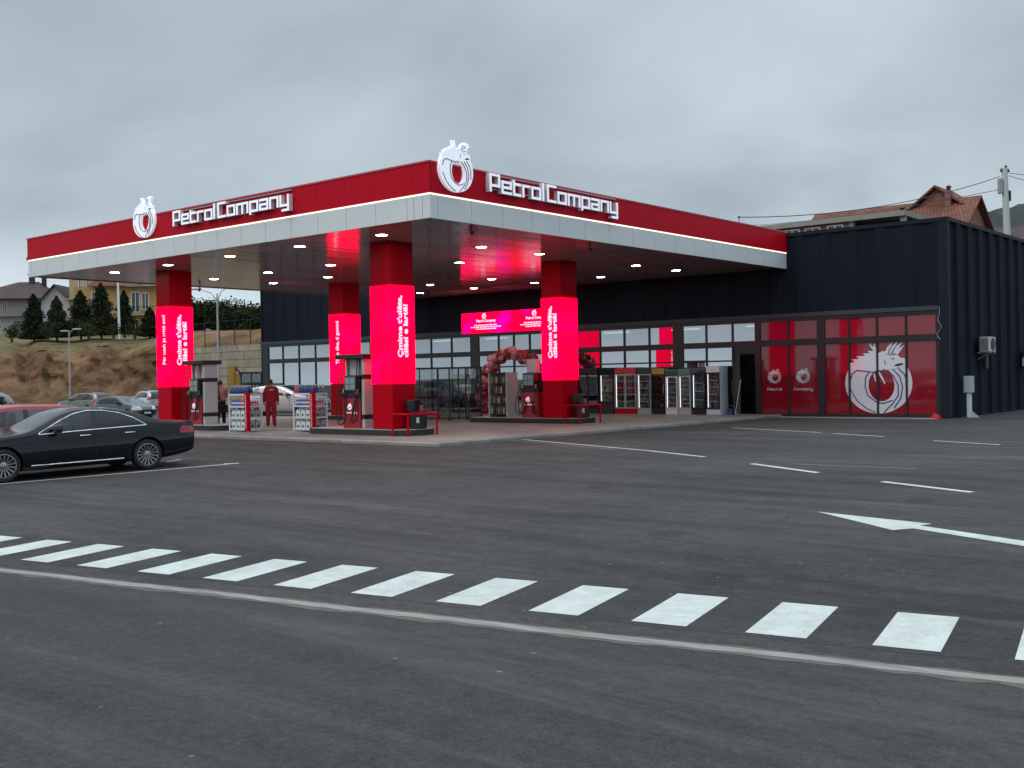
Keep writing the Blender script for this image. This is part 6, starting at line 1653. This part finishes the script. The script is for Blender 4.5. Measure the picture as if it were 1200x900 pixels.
h2 = House('house', 'white gabled house wing behind the second conifer', (p.x,p.y,zb_-1.0), facing(0))
b = MB(); b.box(0, 3.8, 0, 7, 0, 5.9); h2.part('wall', b, M['plaster_white']); h2.gwall(0,3.8,0,7,5.9,2.0,'plaster_white'); h2.gable(0,3.8,.0,7,5.9,2.05,.5,'tile_brown')
h2.window(.75, 2.2, .6, 2.0, frame='white'); h2.window(2.6, 3.0, .6, 1.4, frame='wood_dark')
# yellow house
d = 140; zb2 = zat(130, 394, d); p = at(80, 450, d)
h3 = House('house', 'tall yellow house with balconies and a rusty tiled roof behind the conifers', (p.x,p.y,zb2-.6), facing(0))
b = MB(); b.box(1.0, 11.6, 0, 9, 0, 7.0); h3.part('wall', b, M['plaster_yellow'])
b = MB(); b.box(3.0, 5.6, .6, 8, 7.0, 9.8); b.box(0.0, 3.0-.002, .9, 8, 5.5, 9.9); h3.part('upper_wall', b, M['plaster_pale'])
b = MB(); b.add([(2.9,-.6,7.05),(9.4,-.6,7.05),(9.0,2.4,9.0),(4.2,2.4,9.0),(2.9,-.6,6.92),(9.4,-.6,6.92)], [(0,1,2,3),(4,5,1,0)]); b.add([(9.4,-.6,7.05),(9.4,6,7.05),(9.0,2.4,9.0)], [(0,1,2)]); h3.part('roof', b, M['tile_rust'])
b = MB(); b.box(8.6, 11.8, .4, 8.6, 7.0, 9.9); h3.part('tower_wall', b, M['plaster_pale'])
b = MB(); b.box(7.8, 12.0, -.7, -.05, 6.85, 7.0); b.box(7.6, 12.0, -1.2, -.05, 3.15, 3.35); b.box(-.3, 3.1, -.5, .85, 5.3, 5.5); h3.part('slab', b, M['concrete_raw'])
for x, z, w_, h_ in ((8.25,3.6,1.1,2.6),(9.6,3.9,.9,2.2)): h3.window(x, z, w_, h_, frame='white')
h3.window(8.3,.9,.9,1.8, frame='white'); h3.window(8.7,7.4,.9,1.6, y=.4, frame='white'); h3.window(1.2,6.4,.5,2.2,y=.9,frame='white'); h3.window(2.2,6.4,.5,2.2,y=.9,frame='white'); h3.window(1.3,3.9,.8,2.0,frame='white'); h3.window(3.2,4.2,.8,2.2,frame='white')
b = MB()
for i in range(22): x = 7.7+i*.2; b.box(x,x+.03,-1.15,-1.11,3.351,4.25)
b.box(7.65,12.0,-1.16,-1.10,4.251,4.31); h3.part('railing', b, M['frame'])
b = MB(); b.box(0.2,1.0,.2,.8,0,5.3); b.box(2.2,2.6,.2,.8,0,5.3); h3.part('pillar', b, M['plaster_pale'])
# glazed shed above the wall
p = at(284, 388, 112); gsx = House('greenhouse', 'small white glazed shed above the block wall', (p.x,p.y,p.z-.3), facing(0)); gsx.r['category'] = 'shed'
b = MB(); b.box(0,1.9,0,2.5,0,1.5); gsx.part('wall', b, M['plaster_white']); gsx.gable(0,1.9,0,2.5,1.5,.45,.1,'galv'); gsx.gwall(0,1.9,0,2.5,1.5,.45,'plaster_white')
gsx.window(.3,.3,1.2,1.0)
b = MB(); b.box(-.05,.05,-.05,.05,0,2.9,T(1.9,0,0)); gsx.part('post', b, M['white'])

# ------------------------------------------------------------------ poles, lamps, wires
def lamp(u, d, vt, arms, label, zb0):
    zt = zat(u, vt, d); p = at(u, 450, d); r_ = empty('street_lamp', label, 'street lamp', (p.x,p.y,zb0), facing(0)); H = zt-zb0
    b = MB(); b.tube([(0,0,0),(0,0,H*.5),(0,0,H)], [.085,.07,.05], 10); b.lathe([(.16,0),(.16,.03),(.09,.05)], 12); b.build('pole', M['galv'], r_, smooth=60)
    for s, ln, up in arms:
        b = MB(); b.tube([(0,0,H-.5),(s*ln*.35,0,H-.1+up*.5),(s*ln,0,H+up)], [.035,.03,.028], 8); b.build('arm', M['galv'], r_, smooth=60)
        b = MB(); b.bbox(s*ln-.1 if s > 0 else s*ln-.55, s*ln+.55 if s > 0 else s*ln+.1, -.13,.13,H+up-.05,H+up+.07,.03); b.build('lamp_head', M['plastic_grey'] if s > 0 else M['galv'], r_)
lamp(82, 92, 388, ((1,.45,.15),(-1,.12,.0)), 'single-headed street lamp in front of the earth bank', -.52)
lamp(256.5, 72, 344, ((-1,1.15,.30),(1,.75,.45)), 'tall twin-arm street lamp behind the left pump', -.45)
p = at(140, 392, 124); r_ = empty('power_pole', 'white concrete pole standing between the conifers by the yellow house', 'pole', (p.x,p.y,p.z-.5))
b = MB(); b.tube([(0,0,0),(-.05,0,3.5),(-.12,0,7.6)], [.15,.13,.10], 10); b.build('pole', M['white'], r_, smooth=60); b = MB(); b.box(-.6,.5,-.04,.04,7.3,7.4); b.build('crossarm', M['galv'], r_)
pd = 58.0; pt_ = at(1177, 197, pd); r_ = empty('power_pole', 'pale concrete power pole with insulators rising behind the shop roof', 'pole', (pt_.x,pt_.y,-.2), facing(0)); H = pt_.z+.2
b = MB(); b.tube([(.32,0,0),(.16,0,H*.5),(0,0,H)], [.21,.19,.155], 10); b.build('pole', M['plastic_grey'], r_, smooth=60)
b = MB(); b.bbox(-.32,-.16,-.16,.16,H-1.35,H-.55,.03); b.build('transformer_box', M['dk_grey'], r_)
for x, z in ((-.16,H-.15),(.08,H+.02),(.20,H-.18),(.22,H-1.6)): b = MB(); b.lathe([(.03,0),(.085,.05),(.03,.09),(.085,.13),(.03,.19)], 10, T(x,0,z-.06)); b.build('insulator', M['black'], r_)
b = MB(); b.bbox(.13,.30,-.1,.1,H-1.75,H-1.2,.03); b.build('fuse_box', M['black'], r_)
def wire(a, b_, sag, r, label, grp='overhead wires'):
    a, b_ = Vector(a), Vector(b_); pts = []
    for i in range(25): t = i/24; q = a.lerp(b_, t); q.z -= sag*4*t*(1-t); pts.append(q)
    m = MB(); m.tube(pts, r, 5); tag(m.build('overhead_wire', M['black'], smooth=70), label, 'wire', grp)
e_ = at(866, 254.5, 50)
wire(at(1171.5,207,pd-.1), e_, .55, .020, 'thickest overhead wire from the pole down to the canopy roof')
wire(at(1172,222,pd-.1), at(880, 264, 92), .3, .016, 'thin lower overhead wire left of the pole, passing the tiled roof')
wire(at(1183,203,pd), at(1420,196,80), .5, .016, 'upper wire running right from the pole out of view')
wire(at(1182,206,pd), at(1420,262,80), .2, .016, 'steep wire dropping right from the pole out of view')
r_ = empty('roof_bracket', 'small wire bracket on the canopy roof edge', 'bracket', (e_.x, e_.y, ZT)) 
b = MB(); q = Vector((0,0,e_.z-ZT)); b.tube([(0,0,-.2),q], .025, 6); b.tube([(-.25,0,-.1),q*.9], .016, 5); b.build('stay', M['galv'], r_)
b = MB(); b.lathe([(.03,0),(.07,.04),(.03,.1)], 8, Matrix.Translation(q-Vector((0,0,.05)))); b.build('insulator', M['black'], r_)

# ------------------------------------------------------------------ brick houses behind the shop, right
def corner_at(u, d): p = at(u, 450, d); return p
d = 66; p = corner_at(1063, d); zb3 = 3.6; Hh = zat(1063, 246.0, d)-zb3
h4 = House('brick_house', 'unfinished red brick building with a flat concrete edge behind the shop roof', (p.x,p.y,zb3), 0)
LX = 12.2
b = MB(); b.box(-LX+.25,-3.6,.25,7,0,Hh-.32); h4.part('wall', b, M['brick'])
b = MB(); b.box(-LX,0,0,9.0,Hh-.319,Hh); h4.part('roof_slab', b, M['concrete_raw'])
for x in (-LX+1.5,-LX+4.3,-LX+5.7,-LX+7.2): h4.window(x, Hh-1.22, 1.05, .78, y=.25, frame='white')
for x in (-LX+.2,-3.55,-.35): b = MB(); b.box(x,x+.30,.2,.5,0,Hh-.32); h4.part('pillar', b, M['concrete_raw'])
b = MB(); b.box(-3.55,-.3,2.2,7,0,Hh-.33); h4.part('inner_wall', b, M['wood_dark'])
d2 = 80; p = corner_at(1152, d2); zb4 = 4.0
rz_ = zat(1152, 229, d2)-zb4; ze = rz_-3.3; LX = 12.5
h5 = House('tiled_house', 'house with a broad red tiled roof and two chimneys behind the brick building', (p.x,p.y,zb4), 0)
b = MB(); b.box(-LX+.4,-.35,-4.0,4.0,0,ze+.1); h5.part('wall', b, M['brick'])
h5.gable(-LX,-.15,-4.4,4.4,ze,rz_-ze,.25,'tile_red',axis='x'); h5.gwall(-LX+.4,-.35,-4.0,4.0,ze+.1,(rz_-ze)*.86,'brick',axis='x')
dz0 = zat(1090, 233, d2+2)-zb4; dz1 = zat(1090, 218.0, d2+1)-zb4
xq = -(1152-1092)*d2/FPX/.80+1.7
h5.gwall(xq-1.9,xq+1.9,-.5,3.5,dz0-1.1,(dz1-dz0)+1.0,'brick'); h5.gable(xq-2.15,xq+2.15,-.7,3.5,dz0-.75,(dz1-dz0)+.85,.2,'tile_red')
for xc_, yc_, zt_, sm_2 in ((xq-2.65,-1.6,zat(1053,243,d2)-zb4,.75),(xq+.75,-1.0,zat(1107,222,d2)-zb4,.42)):
    b = MB(); b.box(xc_,xc_+sm_2,yc_,yc_+.6,zt_-1.6,zt_); c_ = h5.part('chimney', b, M['brick'])
    b = MB(); b.lathe([(.14,0),(.16,.25),(.25,.28),(.05,.42)], 10, T(xc_+sm_2/2,yc_+.3,zt_+.001)); h5.part('cowl', b, M['black'], parent=c_)
# dark eaves on the right gable, next house beyond
p = at(1158, 450, 104); zb5 = zat(1170, 300, 104)
h6 = House('tiled_house', 'dark roofed pink house cut by the right edge, behind the power pole', (p.x,p.y,zb5), facing(0)+R(-20))
ze6 = zat(1158, 284, 104)-zb5
b = MB(); b.box(0,9,0,8,0,ze6); h6.part('wall', b, M['pink_wall']); h6.gable(-.4,9.4,-.4,8.4,ze6,1.8,.6,'tile_brown',axis='x')
for x in (1.3,2.0,2.7): h6.window(x, ze6-2.0, .45, 1.5, frame='white')
b = MB(); b.box(4.2,9,-.3,-.02,0,ze6-.4); h6.part('bay', b, M['pink_wall'])
# ground under the right-hand houses and the far wooded hill
hv = MB(); N1, N2 = 40, 12
for i in range(N1):
    r = 18+i*2.6
    for j in range(N2):
        f = 62+j*9; t = sstep((f-62)/25); z = -.9+t*(zb3+.3+.9)+.012*max(0,f-90)*t
        hv.v.append(rf(r*f/90, f, z))
for i in range(N1-1):
    for j in range(N2-1): hv.f.append([i*N2+j,(i+1)*N2+j,(i+1)*N2+j+1,i*N2+j+1]); hv.m.append(0)
tag(hv.build('terrain', M['earth'], smooth=60), kind='structure')
M['forest'] = pbr('forest', (.030,.038,.030), .95, col2=(.014,.019,.016), vs=.09, bump=1, bs=.2)
fm_ = MB(); N1, N2 = 110, 26
for i in range(N1):
    u = 1120+i*9
    zt = (zat(u, 252-44*sstep((u-1150)/130)-14*sstep((u-1250)/300), 900)) + 6*fb(u*.02, 1)+1.2*fb(u*.2,4)+.9*fb(u*.9,2)
    for j in range(N2):
        t = j/(N2-1); f = 650+500*t; r = (u-600)/FPX*900*(.9+.2*t)
        hgt = -2+(zt+2)*math.sin(PI*min(1,t*1.0))**.8
        fm_.v.append(rf(r, f, hgt+2.2*fb(u*.11, t*14)+1.2*fb(u*.5, t*40)))
for i in range(N1-1):
    for j in range(N2-1): fm_.f.append([i*N2+j,(i+1)*N2+j,(i+1)*N2+j+1,i*N2+j+1]); fm_.m.append(0)
tag(fm_.build('hills', M['forest']), kind='structure')

# ------------------------------------------------------------------ backhoe by the wall
M['yellow'] = pbr('yellow', (.36,.22,.03), .5, var=.2, vs=4)
bp_ = at(288, 480, 66); r_ = empty('backhoe', 'yellow backhoe with a raised bent arm by the block wall', 'digger', (bp_.x,bp_.y,-.40), facing(0))
q = 66/FPX; x0 = (268-288)*q; zz = lambda v: zat(288, v, 66)+.40
b = MB(); b.prism([(-1.02,zz(459)),(-.615,zz(459)),(-.60,zz(437)),(-.50,zz(431)),(-.52,zz(428)),(-.84,zz(427.5)),(-1.0,zz(430))], .34, frame((0,.17,0),(1,0,0),(0,0,1))); b.build('dipper_arm', M['yellow'], r_)
b = MB(); b.prism([(-.60,zz(458)),(-.58,zz(437)),(-.30,zz(437.5)),(.10,zz(443)),(.16,zz(448)),(.0,zz(458))], .26, frame((0,.13,0),(1,0,0),(0,0,1))); b.build('boom', M['yellow'], r_)
b = MB(); b.tube([(-.56,-.2,zz(430)),(.06,-.2,zz(443.5))], .06, 6); b.build('ram', M['black'], r_)
b = MB(); b.bbox(-.1,2.4,-.9,.9,.75,1.55,.06); b.build('chassis', M['yellow'], r_)
cx0, cx1 = (286-288)*q, (311-288)*q
b = MB()
for x in (cx0, (cx0+cx1)/2-.03, cx1-.08):
    for y in (-.75,.68): b.box(x,x+.08,y,y+.07,1.55,zz(438))
b.box(cx0-.08,cx1+.08,-.82,.82,zz(438),zz(436)); b.build('cab_frame', M['black'], r_)
b = MB(); b.box(cx0+.08,cx1-.08,-.73,-.71,1.6,zz(438.5)); b.box(cx0+.08,cx1-.08,.71,.73,1.6,zz(438.5)); b.build('cab_window', M['smoke_glass'], r_)
b = MB(); b.bbox(.5,.95,-.25,.25,1.551,2.2,.05); b.build('seat', M['black'], r_)
for x, rr_ in ((.45,.62),(2.15,.48)):
    for y in (-.95,.95):
        b = MB(); b.lathe([(rr_*.5,-.2),(rr_*.92,-.2),(rr_,-.14),(rr_,.14),(rr_*.92,.2),(rr_*.5,.2)], 24, Matrix.Translation((x,y,rr_)) @ Matrix.Rotation(PI/2,4,'X')); wq = b.build('wheel', M['rubber'], r_, smooth=40)
        b = MB(); b.lathe([(rr_*.5,-.15),(rr_*.5,.15)], 16, Matrix.Translation((x,y,rr_)) @ Matrix.Rotation(PI/2,4,'X')); b.build('rim', M['yellow'], wq)
